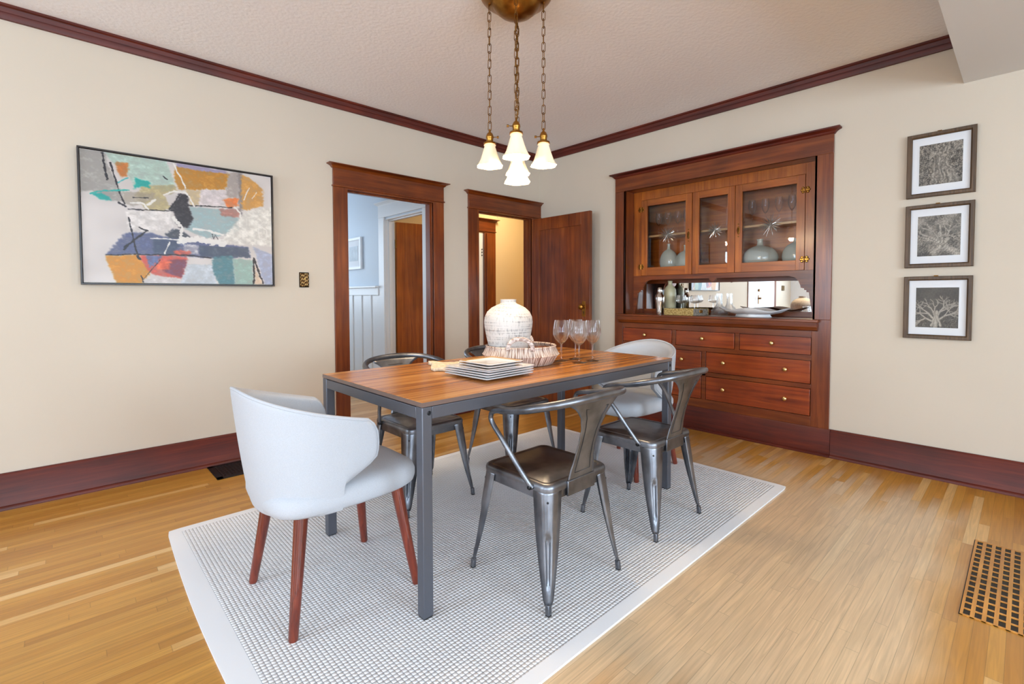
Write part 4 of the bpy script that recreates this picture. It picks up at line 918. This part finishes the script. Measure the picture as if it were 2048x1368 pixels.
# ------------------------------------------------------------------ rug, floor registers
RC = Vector((-2.165, -1.828, 0))
f = MB(); nx, ny = 56, 38; hx, hy = 1.37, .925
def warp(x, y):
    # the left edge bellies slightly; the rug has been pulled a little
    a = (x + hx) / (2 * hx); c = (y + hy) / (2 * hy)
    dx = -.0 ; dx += (1 - a) ** 3 * (-.028 * math.sin(PI * c))
    rr = .03; return (x + dx, y)
top = []; 
for k in range(ny + 1):
    for i in range(nx + 1):
        x_ = -hx + 2 * hx * i / nx; y_ = -hy + 2 * hy * k / ny
        e_ = min(hx - abs(x_), hy - abs(y_)); z_ = .0105 if e_ > .001 else .0085
        # softly rounded corners
        if hx - abs(x_) < .001 and hy - abs(y_) < .001: x_ *= .996; y_ *= .994
        w_ = warp(x_, y_); top.append((w_[0], w_[1], z_))
fs = [(k * (nx + 1) + i, k * (nx + 1) + i + 1, (k + 1) * (nx + 1) + i + 1, (k + 1) * (nx + 1) + i) for k in range(ny) for i in range(nx)]
ring = [i for i in range(nx + 1)] + [k * (nx + 1) + nx for k in range(1, ny + 1)] + [ny * (nx + 1) + i for i in range(nx - 1, -1, -1)] + [k * (nx + 1) for k in range(ny - 1, 0, -1)]
base = len(top); top += [(top[i][0], top[i][1], 0.0005) for i in ring]; n_ = len(ring)
fs += [(ring[i], ring[(i + 1) % n_], base + (i + 1) % n_, base + i) for i in range(n_)]
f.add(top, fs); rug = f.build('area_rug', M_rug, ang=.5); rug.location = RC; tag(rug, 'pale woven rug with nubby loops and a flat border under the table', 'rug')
RZ = .0108
# wooden grille at the lower right
g = thing('floor_grille', (-1.205, -3.78, 0), 'wooden lattice floor grille let into the boards at lower right', 'floor vent')
gx0, gx1, gy0, gy1 = -1.585, -.83, -4.003, -3.556
f = MB(); f.box(gx0, gx1, gy1 - .008, gy1, .0005, .004); f.box(gx0, gx1, gy0, gy0 + .008, .0005, .004)
cols = 15; pit = (gy1 - gy0 - .016 + .012) / cols
for k in range(1, cols): yy = gy1 - .008 - k * pit + .0; f.box(gx0, gx1, yy, yy + .0115, .0005, .0042)
f.build('grille_bar', wood('oak_grille', srgb(168, 108, 40), srgb(196, 134, 54), srgb(212, 152, 70), 'X', scale=2, rough=.35), g, True, bevel=0)
f = MB(); rows = 15; pr2 = (gx1 - gx0 - .012) / rows
for k in range(rows + 1): xx = gx0 + k * pr2; f.box(xx, xx + .0085, gy0, gy1, .0005, .0036)
f.build('cross_bar', bpy.data.materials['oak_grille'], g, True)
f = MB(); f.box(gx0 + .002, gx1 - .002, gy0 + .002, gy1 - .002, .0002, .0008); f.build('dark_duct', M_black, g, True, False)
f = MB(); f.box(gx0 - .0, gx1, gy1, gy1 + .003, .0001, .0012); f.build('joint_line', M_black, g, True, False)
# black metal register by the left baseboard
g = thing('floor_register', (-3.0, -.165, 0), 'black perforated metal floor register against the left baseboard', 'floor vent')
f = MB(); rx0, rx1, ry0, ry1 = -3.20, -2.82, -.305, -.018
f.box(rx0, rx1, ry0, ry0 + .035, .0005, .006); f.box(rx0, rx1, ry1 - .03, ry1, .0005, .006); f.box(rx0, rx0 + .035, ry0, ry1, .0005, .006); f.box(rx1 - .035, rx1, ry0, ry1, .0005, .006)
f.build('register_frame', M_black, g, True, bevel=.001)
f = MB()
for k in range(16): xx = rx0 + .04 + k * (.30 / 15); f.box(xx, xx + .008, ry0 + .035, ry1 - .03, .001, .0045)
for k in range(11): yy = ry0 + .04 + k * (.205 / 10); f.box(rx0 + .035, rx1 - .035, yy, yy + .006, .001, .005)
f.build('register_lattice', plain('dull_iron', srgb(52, 46, 46), .4, .6), g, True)

# ------------------------------------------------------------------ table
TX0, TX1, TY0, TY1 = -2.996, -1.312, -2.298, -1.452; TT = .770
tb = thing('dining_table', ((TX0 + TX1) / 2, (TY0 + TY1) / 2, RZ), 'long dining table with striped wood top and square grey steel legs', 'table')
f = MB(); f.box(TX0, TX1, TY0, TY1, TT - .017, TT); 
ttop = f.build('tabletop', [M_top], tb, True, bevel=.0012)
f = MB(); e_ = .0006
f.box(TX0 - e_, TX1 + e_, TY0 - e_, TY0, TT - .0165, TT - .0008); f.box(TX0 - e_, TX1 + e_, TY1, TY1 + e_, TT - .0165, TT - .0008); f.box(TX0 - e_, TX0, TY0, TY1, TT - .0165, TT - .0008); f.box(TX1, TX1 + e_, TY0, TY1, TT - .0165, TT - .0008)
f.build('edge_banding', M_topedge, tb, True, False)
LG = .040; ZA = TT - .018
for (x_, y_) in ((TX0, TY0), (TX1 - LG, TY0), (TX0, TY1 - LG), (TX1 - LG, TY1 - LG)):
    f = MB(); f.box(x_, x_ + LG, y_, y_ + LG, RZ + .004, ZA); l_ = f.build('leg', M_tmetal, tb, True, bevel=.003, seg=3)
    f = MB(); f.box(x_ + .003, x_ + LG - .003, y_ + .003, y_ + LG - .003, RZ, RZ + .0045); f.build('foot_pad', M_rubber, l_, True, False)
for (a, c) in ((TY0 + .001, TY0 + .03), (TY1 - .03, TY1 - .001)):
    f = MB(); f.box(TX0 + LG + .001, TX1 - LG - .001, a, c, ZA - .044, ZA - .001); f.build('apron', M_tmetal, tb, True, bevel=.002)
for (a, c) in ((TX0 + .001, TX0 + .03), (TX1 - .03, TX1 - .001)):
    f = MB(); f.box(a, c, TY0 + LG + .001, TY1 - LG - .001, ZA - .044, ZA - .003); f.build('apron', M_tmetal, tb, True, bevel=.002)
for x_ in (TX0 + .028, TX1 - .02):
    f = MB(); f.loops([[(x_ + r * math.cos(a), TY0 - d, ZA - .022 + r * math.sin(a)) for a in [2 * PI * i / 14 for i in range(14)]] for (r, d) in ((.008, -.001), (.008, .001), (.0055, .0028), (.003, .0024), (.003, .0005))]); f.build('screw', M_black, tb, True)

# ------------------------------------------------------------------ metal armchairs (front = +y, origin on the floor under the seat)
def metal_chair(loc, rz, label):
    t = thing('metal_armchair', loc, label, 'chair', 'gunmetal armchairs around the table', rz)
    SZ = .440; hs = .182
    f = MB()
    f.loops([rrect(hs - .004, hs - .004, .036, SZ - .060), rrect(hs - .003, hs - .003, .038, SZ - .032), rrect(hs + .001, hs + .001, .040, SZ - .030), rrect(hs + .002, hs + .002, .040, SZ - .016), rrect(hs - .001, hs - .001, .038, SZ - .006),
             rrect(hs - .008, hs - .008, .034, SZ), rrect(hs - .020, hs - .020, .030, SZ + .0005), rrect(hs - .024, hs - .024, .028, SZ - .0022), rrect(hs - .027, hs - .027, .026, SZ - .0022), rrect(hs - .030, hs - .030, .024, SZ - .0005), rrect(.02, .02, .01, SZ - .0035)], cap0=False)
    f.build('seat', M_gunmetal, t, ang=1.0)
    for (sx_, sy_) in ((1, 1), (-1, 1), (1, -1), (-1, -1)):
        f = MB(); L = []; K = 26
        for k in range(K + 1):
            s_ = k / K; z_ = (SZ - .022) * (1 - s_) + .034 * s_; cx = .180 + (.2165 - .180) * s_; wdt = .074 * (1 - s_) + .0225 * s_ + .008 * math.sin(PI * s_); rad = min(.038 * (1 - s_) + .014 * s_, wdt * .7)
            if s_ > .985: wdt *= .8
            prof = [(cx - wdt, cx)] + [(cx - wdt * .6, cx)]
            nA = 8
            for j in range(nA + 1):
                a = PI / 2 - PI / 2 * j / nA; px, py = cx - rad + rad * math.cos(a), cx - rad + rad * math.sin(a)
                if 2 <= j <= nA - 2:
                    lo_, hi_ = .40, .86; inn = max(0, min(1, (s_ - lo_) / .03)) * max(0, min(1, (hi_ - s_) / .03)); mid = 1 if 3 <= j <= nA - 3 else .15
                    px -= .008 * inn * mid; py -= .008 * inn * mid
                prof.append((px, py))
            prof += [(cx, cx - wdt * .6), (cx, cx - wdt)]
            L.append([(sx_ * px, sy_ * py, z_) for (px, py) in prof])
        f.loops(L, False, False, closed=False)
        o = f.build('leg', M_gunmetal, t, ang=1.1); sm = o.modifiers.new('sheet', 'SOLIDIFY'); sm.thickness = .0022; sm.offset = -1 if sx_ * sy_ > 0 else 1
        sm.offset = 0
        f = MB(); f.loops([[(sx_ * (.2085 + q * .0035) + dx * .0088, sy_ * (.2085 + q * .0035) + dy * .0088, z_) for (dx, dy) in ((-1, -1), (1, -1), (1, 1), (-1, 1))] for (q, z_) in ((0, .040), (.6, .010), (.7, .003))])
        fo = f.build('foot', M_gunmetal, o, bevel=.003)
        f = MB(); f.box(sx_ * .211 - .008, sx_ * .211 + .008, sy_ * .211 - .008, sy_ * .211 + .008, 0.0, .004); f.build('foot_tip', M_rubber, o)
    # cross braces
    for s_ in (-1, 1):
        f = MB(); f.tube([(-.175, -.175 * s_, SZ - .062), (0, 0, SZ - .070), (.175, .175 * s_, SZ - .062)], .0045, 6); f.build('cross_brace', M_black, t)
    # rail: U in plan, round back at -y
    pts = []
    side = [(-.250, .050, .672), (-.252, -.02, .692), (-.250, -.10, .712), (-.232, -.185, .732), (-.180, -.248, .748), (-.095, -.280, .757), (0, -.288, .760)]
    pts = side + [(-x_, y_, z_) for (x_, y_, z_) in side[-2::-1]]
    arm = [(-.186, -.105, .418), (-.197, -.095, .440), (-.218, -.055, .505), (-.240, .000, .590), (-.248, .028, .640)]
    full = arm + side + [(-x_, y_, z_) for (x_, y_, z_) in side[-2::-1]] + [(-x_, y_, z_) for (x_, y_, z_) in arm[::-1]]
    P = bez(arm[:-1] + [(-.2475, .042, .640), (-.250, .048, .668), (-.251, .022, .690)] + side[2:] + [(-x_, y_, z_) for (x_, y_, z_) in side[-2:1:-1]] + [(.251, .022, .690), (.250, .048, .668), (.2475, .042, .640)] + [(-x_, y_, z_) for (x_, y_, z_) in arm[-2::-1]], 7)
    K = len(P); rr = []
    for i, p in enumerate(P):
        rr.append(.0095 if p.z < .64 else .0095 + .0055 * min(1, max(0, (.02 - p.y) / .15)))
    f = MB(); f.tube(P, rr, 14); f.build('arm_and_back_rail', M_gunmetal, t, ang=1.2)
    for s_ in (-1, 1):
        f = MB(); f.tube([(s_ * .180, -.102, .420), (s_ * .197, -.102, .420)], [.010, .010], 12); f.tube([(s_ * .197, -.102, .420), (s_ * .203, -.102, .420)], [.007, .005], 10); f.build('bolt', M_black, t)
    # splat
    f = MB(); rows = 22; colsn = 12; G = []
    def half_w(s_):
        pts_ = [(0, .078), (.10, .072), (.25, .060), (.45, .053), (.62, .058), (.76, .075), (.88, .105), (.96, .145), (1, .158)]
        for (a, c) in zip(pts_[:-1], pts_[1:]):
            if s_ <= c[0]: q = (s_ - a[0]) / (c[0] - a[0]); q = q * q * (3 - 2 * q) * .5 + q * .5; return a[1] + (c[1] - a[1]) * q
        return pts_[-1][1]
    def sp_pt(s_, q, off=0):
        hw = half_w(s_); x_ = q * hw; z_ = SZ - .012 + (.752 - SZ + .012) * s_; y0_ = -.186 - .030 * s_ - .066 * s_ ** 1.6
        y_ = y0_ + (x_ * x_) * (.25 + 1.0 * s_) - off; z_ -= .22 * x_ * x_ * s_ * 1.0
        return (x_, y_, z_)
    for k in range(rows + 1): G.append([sp_pt(k / rows, -1 + 2 * i / colsn) for i in range(colsn + 1)])
    f.loops(G, False, False, closed=False)
    o = f.build('back_splat', M_gunmetal, t, ang=1.2); sm = o.modifiers.new('sheet', 'SOLIDIFY'); sm.thickness = .0025; sm.offset = 0
    f = MB(); path = [sp_pt(.12 + .74 * k / 14, -.66 * (1 - .0 * k), .0015) for k in range(15)] ; path = [sp_pt(s_, -.62, .0018) for s_ in [.10 + .78 * k / 14 for k in range(15)]] + [sp_pt(s_, .62, .0018) for s_ in [.88 - .78 * k / 14 for k in range(15)]]
    f.tube(path, .0017, 6, closed=True); f.build('groove_shadow_line', M_groove_shadow, o, ang=1.2)  # dark tube stands in for the groove's shadow
    f = MB(); f.box(-.080, .080, -.190, -.180, SZ - .062, SZ - .004); f.build('splat_flange', M_gunmetal, t, bevel=.003)
    return t
CH = [(-2.452, -2.362, 0.0, 'gunmetal armchair on the near side, closest to the front table leg'), (-1.720, -2.352, 0.0, 'gunmetal armchair on the near side, towards the cabinet end'),
      (-2.418, -1.366, PI, 'gunmetal armchair on the far side, in front of the left doorway'), (-1.706, -1.366, PI, 'gunmetal armchair on the far side, partly hidden behind the jar and basket')]
c0 = metal_chair((CH[0][0], CH[0][1], RZ), 0, CH[0][3])
for c in CH[1:]: dup(c0, (c[0], c[1], RZ), c[2], c[3])

# ------------------------------------------------------------------ upholstered armchairs (front = +x)
def soft_chair(loc, rz, label):
    t = thing('upholstered_armchair', loc, label, 'chair', 'upholstered armchairs at the table ends', rz)
    # plan path of the shell at height fraction
    nU = 72; HY = .264
    EDG = [(0, -.102), (.08, -.102), (.2, -.078), (.37, .0), (.50, .055), (.56, .064), (.72, .067), (.86, .061), (.94, .047), (1.0, .018)]
    def edge_x(t_):
        for (a, c) in zip(EDG[:-1], EDG[1:]):
            if t_ <= c[0]: return a[1] + (c[1] - a[1]) * (t_ - a[0]) / (c[0] - a[0])
        return EDG[-1][1]
    def shell(u, t_, ins):
        hy = HY - .035 * (1 - t_) ** 2 - ins; xb = -.282 - .058 * t_ ** .8 + ins; xe = edge_x(t_); xm = -.06; au = abs(u); sg = -1 if u < 0 else 1; ub = .66
        if au < ub:
            a = au / ub * PI / 2; x_ = xm + (xb - xm) * max(0, math.cos(a)) ** (2 / 2.3); y_ = sg * hy * math.sin(a) ** (2 / 2.3)
            if t_ < .3: pass
        else:
            q = (au - ub) / (1 - ub); q = 1 - (1 - q) ** 1.35; x_ = xm + (xe - xm) * q; y_ = sg * (hy - .010 * q * q)
        g = max(0, min(1, (x_ + .335) / .40)); H = .815 - .135 * g ** .7
        return (x_, y_, .392 + (H - .392) * t_)
    TH = .042; ts = [0, .05, .1, .16, .22, .3, .38, .46, .54, .62, .7, .78, .85, .90, .935, .96, .98, .992, 1.0]
    def thk(u, t_):
        d1_ = (1 - abs(u)) * .42; d2_ = (1 - t_) * .40; r_e = .020
        k1 = math.sqrt(max(0, 1 - (1 - min(1, d1_ / r_e)) ** 2)); k2 = math.sqrt(max(0, 1 - (1 - min(1, d2_ / r_e)) ** 2)); return TH / 2 * k1 * k2
    us = [(-1 + 2 * i / nU) for i in range(nU + 1)]; us = sorted(set(us + [-.995, -.985, .985, .995, -.998, .998]))
    f = MB(); L = []
    for t_ in ts: L.append([shell(u, t_, TH / 2 - thk(u, t_)) for u in us])
    for t_ in ts[::-1]: L.append([shell(u, t_, TH / 2 + thk(u, t_)) for u in us])
    f.loops(L, False, False, closed=False); nL = len(us)
    for e_ in (0, nL - 1):
        for k in range(len(ts) - 1):
            q = 2 * len(ts) - 1; f.f.append((k * nL + e_, (k + 1) * nL + e_, (q - k - 1) * nL + e_, (q - k) * nL + e_)); f.mi.append(0)
    f.build('back_shell', M_fabric, t, ang=3.0)
    f = MB(); path = [shell(-.992, t_, .010) for t_ in ts[:-2]] + [shell(u, .985, .006) for u in us[4:-4]] + [shell(.992, t_, .010) for t_ in ts[:-2][::-1]]
    f.tube(path, .0062, 8); f.build('piping', M_fabric, t, ang=2)
    # seat cushion: rounded block
    f = MB(); L = []
    def seat_loop(ins, z_, crown=0.0):
        pts_ = []
        for i in range(60):
            a = 2 * PI * i / 60; ex = 2 / 4.2; c_, s_ = math.cos(a), math.sin(a)
            x_ = (.285 - ins) * (abs(c_) ** ex) * (1 if c_ > 0 else -1); y_ = (.238 - ins) * (abs(s_) ** ex) * (1 if s_ > 0 else -1)
            wdn = 1 - .10 * max(0, x_ / .285); pts_.append((x_ + .005, y_ * wdn, z_ + crown * (1 - (x_ / .285) ** 2 * .5)))
        return pts_
    f.loops([seat_loop(.05, .378), seat_loop(.022, .380), seat_loop(.006, .392), seat_loop(0, .412), seat_loop(.0, .432), seat_loop(.008, .452), seat_loop(.026, .464), seat_loop(.06, .470), seat_loop(.14, .475)])
    f.build('seat_cushion', M_fabric, t, ang=2)
    # lower pan closing the shell at the back
    bl = [shell(u, 0, 0) for u in us]
    def ring_(kx, z_, dz=0): return [((p[0] + .05) * kx - .05, p[1] * kx, z_) for p in bl]
    f = MB(); f.loops([ring_(.80, .372), ring_(.93, .374), ring_(.985, .382), ring_(1.0, .394), ring_(.985, .41)])
    f.build('shell_base', M_fabric, t, ang=2)
    for (sx_, sy_) in ((1, 1), (-1, 1), (1, -1), (-1, -1)):
        f = MB(); top_ = Vector((sx_ * .180, sy_ * .165, .385)); bot = Vector((sx_ * (.232), sy_ * .222, .0))
        f.tube([top_, top_.lerp(bot, .5), bot + Vector((0, 0, .006)), bot], [.0235, .0195, .0155, .0140], 18)
        f.build('leg', M_walnutleg, t, ang=.9)
    return t
s0 = soft_chair((-3.125, -1.862, RZ), 0, 'pale grey upholstered tub armchair at the near end of the table')
dup(s0, (-1.150, -1.890, RZ), PI, 'pale grey upholstered tub armchair at the cabinet end of the table')

# ------------------------------------------------------------------ on the table
# basket with handles
bk = thing('wicker_basket_tray', (-2.085, -1.842, TT), 'round whitewashed wicker basket tray with two loop handles', 'basket', rz=math.radians(45))
f = MB(); pr = [(.150, .0005), (.172, .004), (.200, .050), (.203, .056), (.186, .092), (.184, .096), (.178, .096), (.180, .090), (.196, .055), (.168, .010), (.0, .008)]
f.lathe(pr, n=56, cap=True, sx=1, sy=1); f.build('basket_body', M_wicker, bk, ang=.9)
f = MB(); f.tube([(.186 * math.cos(2 * PI * i / 48), .186 * math.sin(2 * PI * i / 48), .097) for i in range(48)], .004, 8, closed=True); f.tube([(.2035 * math.cos(2 * PI * i / 48), .2035 * math.sin(2 * PI * i / 48), .054) for i in range(48)], .003, 8, closed=True); f.build('rim', M_wicker, bk)
for s_ in (-1, 1):
    f = MB(); P = [(s_ * (.188 + .012 * math.sin(PI * k / 16) ** .5), -.062 * math.cos(PI * k / 16), .088 + .060 * math.sin(PI * k / 16) ** .8) for k in range(17)]
    f.tube(P, .0108, 10); f.build('handle', M_wrap, bk, ang=2)
# rotate so one handle faces the camera: basket local +-x axis points at 45 deg + 180 -> toward the camera
# big jar
f = MB(); jar = [(0, 0), (.078, 0), (.084, .004), (.100, .06), (.118, .13), (.128, .185), (.1305, .215), (.127, .240), (.114, .268), (.090, .290), (.062, .304), (.046, .311), (.042, .316), (.0415, .329), (.044, .334), (.037, .334), (.034, .316), (.0, .30)]
f.lathe(jar, n=56); vs = f.build('jar', M_vase, ang=1.2); vs.location = (-2.125, -1.788, TT + .009); tag(vs, 'large whitewashed textured clay jar standing in the wicker basket', 'jar')
# wooden dish inside the basket
lathe_thing('wooden_dish', [(0, 0), (.035, 0), (.040, .006), (.062, .055), (.064, .074), (.060, .074), (.056, .058), (.03, .012), (0, .01)], M_bowlwood, 'brown wooden dish in the wicker basket beside the jar', 'dish', (-1.980, -1.889, TT + .009), n=36)
# wine glasses
wine = [(0, .0), (.037, .0), (.038, .0015), (.020, .005), (.006, .010), (.0040, .020), (.0036, .085), (.006, .094), (.022, .106), (.037, .125), (.0455, .150), (.0460, .165), (.0435, .190), (.0375, .226), (.0365, .226), (.0425, .190), (.0448, .165), (.0443, .150), (.036, .127), (.021, .108), (0, .098)]
for (x_, y_, lab) in ((-1.860, -1.932, 'wine glass nearest the basket on the table'), (-1.742, -1.936, 'wine glass at the back of the group of four'), (-1.850, -2.050, 'wine glass at the front of the group of four'), (-1.735, -2.052, 'wine glass furthest right in the group of four')):
    goblet('wine_glass', wine, (x_, y_, TT), lab, 'wine glass', 'wine glasses on the table', n=40)
# plates
def plate(name, h, x, y, z, label, group, lit_rim=False, rz=0.0):
    f = MB(); th = .007
    L = [rrect(h * .55, h * .55, .02, 0), rrect(h * .62, h * .62, .02, .0), rrect(h - .002, h - .002, .012, th + .002), rrect(h, h, .012, th + .005), rrect(h - .003, h - .003, .012, th + .0065), rrect(h * .80, h * .80, .014, th + .0035), rrect(h * .72, h * .72, .016, .006), rrect(h * .3, h * .3, .02, .0055)]
    f.loops(L); 
    if lit_rim:
        n_ = len(L[0]); 
        for j in range(len(f.mi)):
            if 4 * n_ <= j < 5 * n_: f.mi[j] = 1
    o = f.build(name, [M_ceramic, M_litrim], ang=.7); o.location = (x, y, z); o.rotation_euler = (0, 0, rz); return tag(o, label, 'plate', group)
word = ['lowest', 'second from the bottom', 'third from the bottom', 'topmost']
for k in range(4): plate('dinner_plate', .148, -2.452 + .002 * (k % 2), -2.010 - .0015 * k, TT + .001 + .0105 * k, 'large square white dinner plate, %s of the stack of four' % word[k], 'large square plates', rz=math.radians(2 + .7 * k))
word = ['lowest', 'middle', 'topmost']
for k in range(3): plate('side_plate', .104, -2.502 + .002 * k, -2.080 + .001 * k, TT + .001 + .042 + .0105 * k + .001, 'small square plate with warm light painted on its rim, %s of the three on the big plates' % word[k], 'small square plates', True, rz=math.radians(1.5 * k - 1))
# folded napkin
f = MB(); nx, ny = 22, 14; v = []
for layer, dz in ((0, .002), (1, .010)):
    for k in range(ny + 1):
        for i in range(nx + 1):
            a = i / nx; c = k / ny; x_ = -.12 + .24 * a; y_ = -.075 + .15 * c + .012 * math.sin(a * 7)
            x_ += .012 * math.sin(c * 9); z_ = dz * 1.0 + (.006 * (1 + math.sin(a * 11 + c * 3)) * layer) + .0
            v.append((x_, y_, z_))
fs = []; st = (nx + 1) * (ny + 1)
for l in (0, 1):
    for k in range(ny):
        for i in range(nx): q = l * st + k * (nx + 1) + i; fs.append((q, q + 1, q + nx + 2, q + nx + 1))
ringi = [i for i in range(nx + 1)] + [k * (nx + 1) + nx for k in range(1, ny + 1)] + [ny * (nx + 1) + i for i in range(nx - 1, -1, -1)] + [k * (nx + 1) for k in range(ny - 1, 0, -1)]
for i in range(len(ringi)): a, c = ringi[i], ringi[(i + 1) % len(ringi)]; fs.append((a, c, c + st, a + st))
f.add(v, fs); o = f.build('folded_napkin', M_napkin, ang=2); o.location = (-2.465, -1.70, TT); o.rotation_euler = (0, 0, math.radians(62)); tag(o, 'folded patterned linen napkin behind the plates', 'napkin')

# ------------------------------------------------------------------ chandelier
CX_, CY_ = -2.160, -1.892
cl = thing('chandelier', (CX_, CY_, CEIL), 'brass chandelier with five chain-hung frosted glass shades', 'chandelier')
f = MB(); f.lathe([(0, 0), (.176, 0), (.183, -.008), (.182, -.018), (.172, -.030), (.150, -.046), (.132, -.056), (.124, -.062), (.120, -.064), (.112, -.078), (.085, -.102), (.05, -.117), (.02, -.123), (0, -.124)], n=48); f.build('canopy', M_brass, cl, ang=.9)
def chain(cx, cy, z0, z1):
    f = MB(); pit = .0400; n_ = int(round((z0 - z1) / pit)); pit = (z0 - z1) / n_
    for k in range(n_):
        zc = z0 - (k + .5) * pit; hl = pit / 2 + .0045; wd = .0085; P = []
        tw = (PI / 2 if k % 2 else 0) + .5 + .25 * math.sin(k * 1.7)
        for j in range(16):
            a = 2 * PI * j / 16; lx = wd * math.cos(a); lz = (hl - wd) * (1 if math.sin(a) > 0 else -1) + wd * math.sin(a); P.append((cx + lx * math.cos(tw), cy + lx * math.sin(tw), zc + lz))
        f.tube(P, .0019, 6, closed=True)
    f.build('chain', M_brass_dk, cl, True, ang=2)
def pendant(cx, cy, zb, key=0.8, ztop=2.62):
    f = MB(); f.tube([(cx, cy, ztop - .02), (cx, cy, ztop + .012)], .006); f.build('hook_ring', M_brass, cl, True)
    zs = zb + .118
    chain(cx, cy, ztop - .018, zs + .066)
    f = MB(); f.lathe([(0, .072), (.004, .070), (.006, .055), (.014, .048), (.019, .036), (.020, .026), (.017, .022), (.018, .004), (.032, .001), (.033, -.008), (.0, -.008)], (cx, cy, zs), 24); so = f.build('socket', M_brass, cl, True, ang=.9)
    ka = key; f = MB(); dx, dy = math.cos(ka), math.sin(ka)
    f.tube([(cx, cy, zs + .030), (cx + dx * .036, cy + dy * .036, zs + .030)], .0022); f.tube([(cx + dx * .036, cy + dy * .036, zs + .030), (cx + dx * .046, cy + dy * .046, zs + .030)], [.0065, .0065], 8); f.build('switch_key', M_brass_dk, so, True)
    f = MB(); n_ = 48
    def mod(a, z): t_ = max(0, min(1, (.112 - z) / .112)); return 1 + .055 * t_ * (abs(math.cos(3 * a + .4)) ** 1.5 * 2 - 1) + .02 * t_ * math.cos(24 * a)
    prf = [(r_2, z_2 * .80) for (r_2, z_2) in [(.029, .136), (.031, .131), (.027, .126), (.032, .108), (.041, .070), (.050, .036), (.060, .010), (.0665, .0), (.0655, -.001), (.0575, .011), (.0475, .037), (.0385, .071), (.0295, .108), (.025, .124)]]
    f.lathe(prf, (cx, cy, zb), n_, cap=False, mod=mod); f.build('shade', M_shade, cl, True, ang=1.0)
    f = MB(); f.lathe([(0, .108), (.012, .105), (.013, .09), (.019, .072), (.021, .055), (.018, .040), (.008, .030), (0, .028)], (cx, cy, zb), 18); f.build('bulb', M_bulb, cl, True, ang=2)
    d = bpy.data.lights.new('chandelier_bulb_light', 'POINT'); d.energy = 9.0; d.color = (1.0, 0.76, 0.48); d.shadow_soft_size = .03
    o = bpy.data.objects.new('bulb_light', d); COL.objects.link(o); o.parent = cl; o.location = (cx - CX_, cy - CY_, zb - .004 - CEIL)
a_ = .137
pendant(-2.256, -1.794, 1.795, -.75, 2.622); pendant(-2.064, -1.990, 1.795, 2.2, 2.622); pendant(-2.258, -1.992, 1.800, 2.5, 2.622); pendant(-2.055, -1.790, 1.790, 1.0, 2.622)
pendant(CX_ + .003, CY_, 1.712, .6, 2.555)
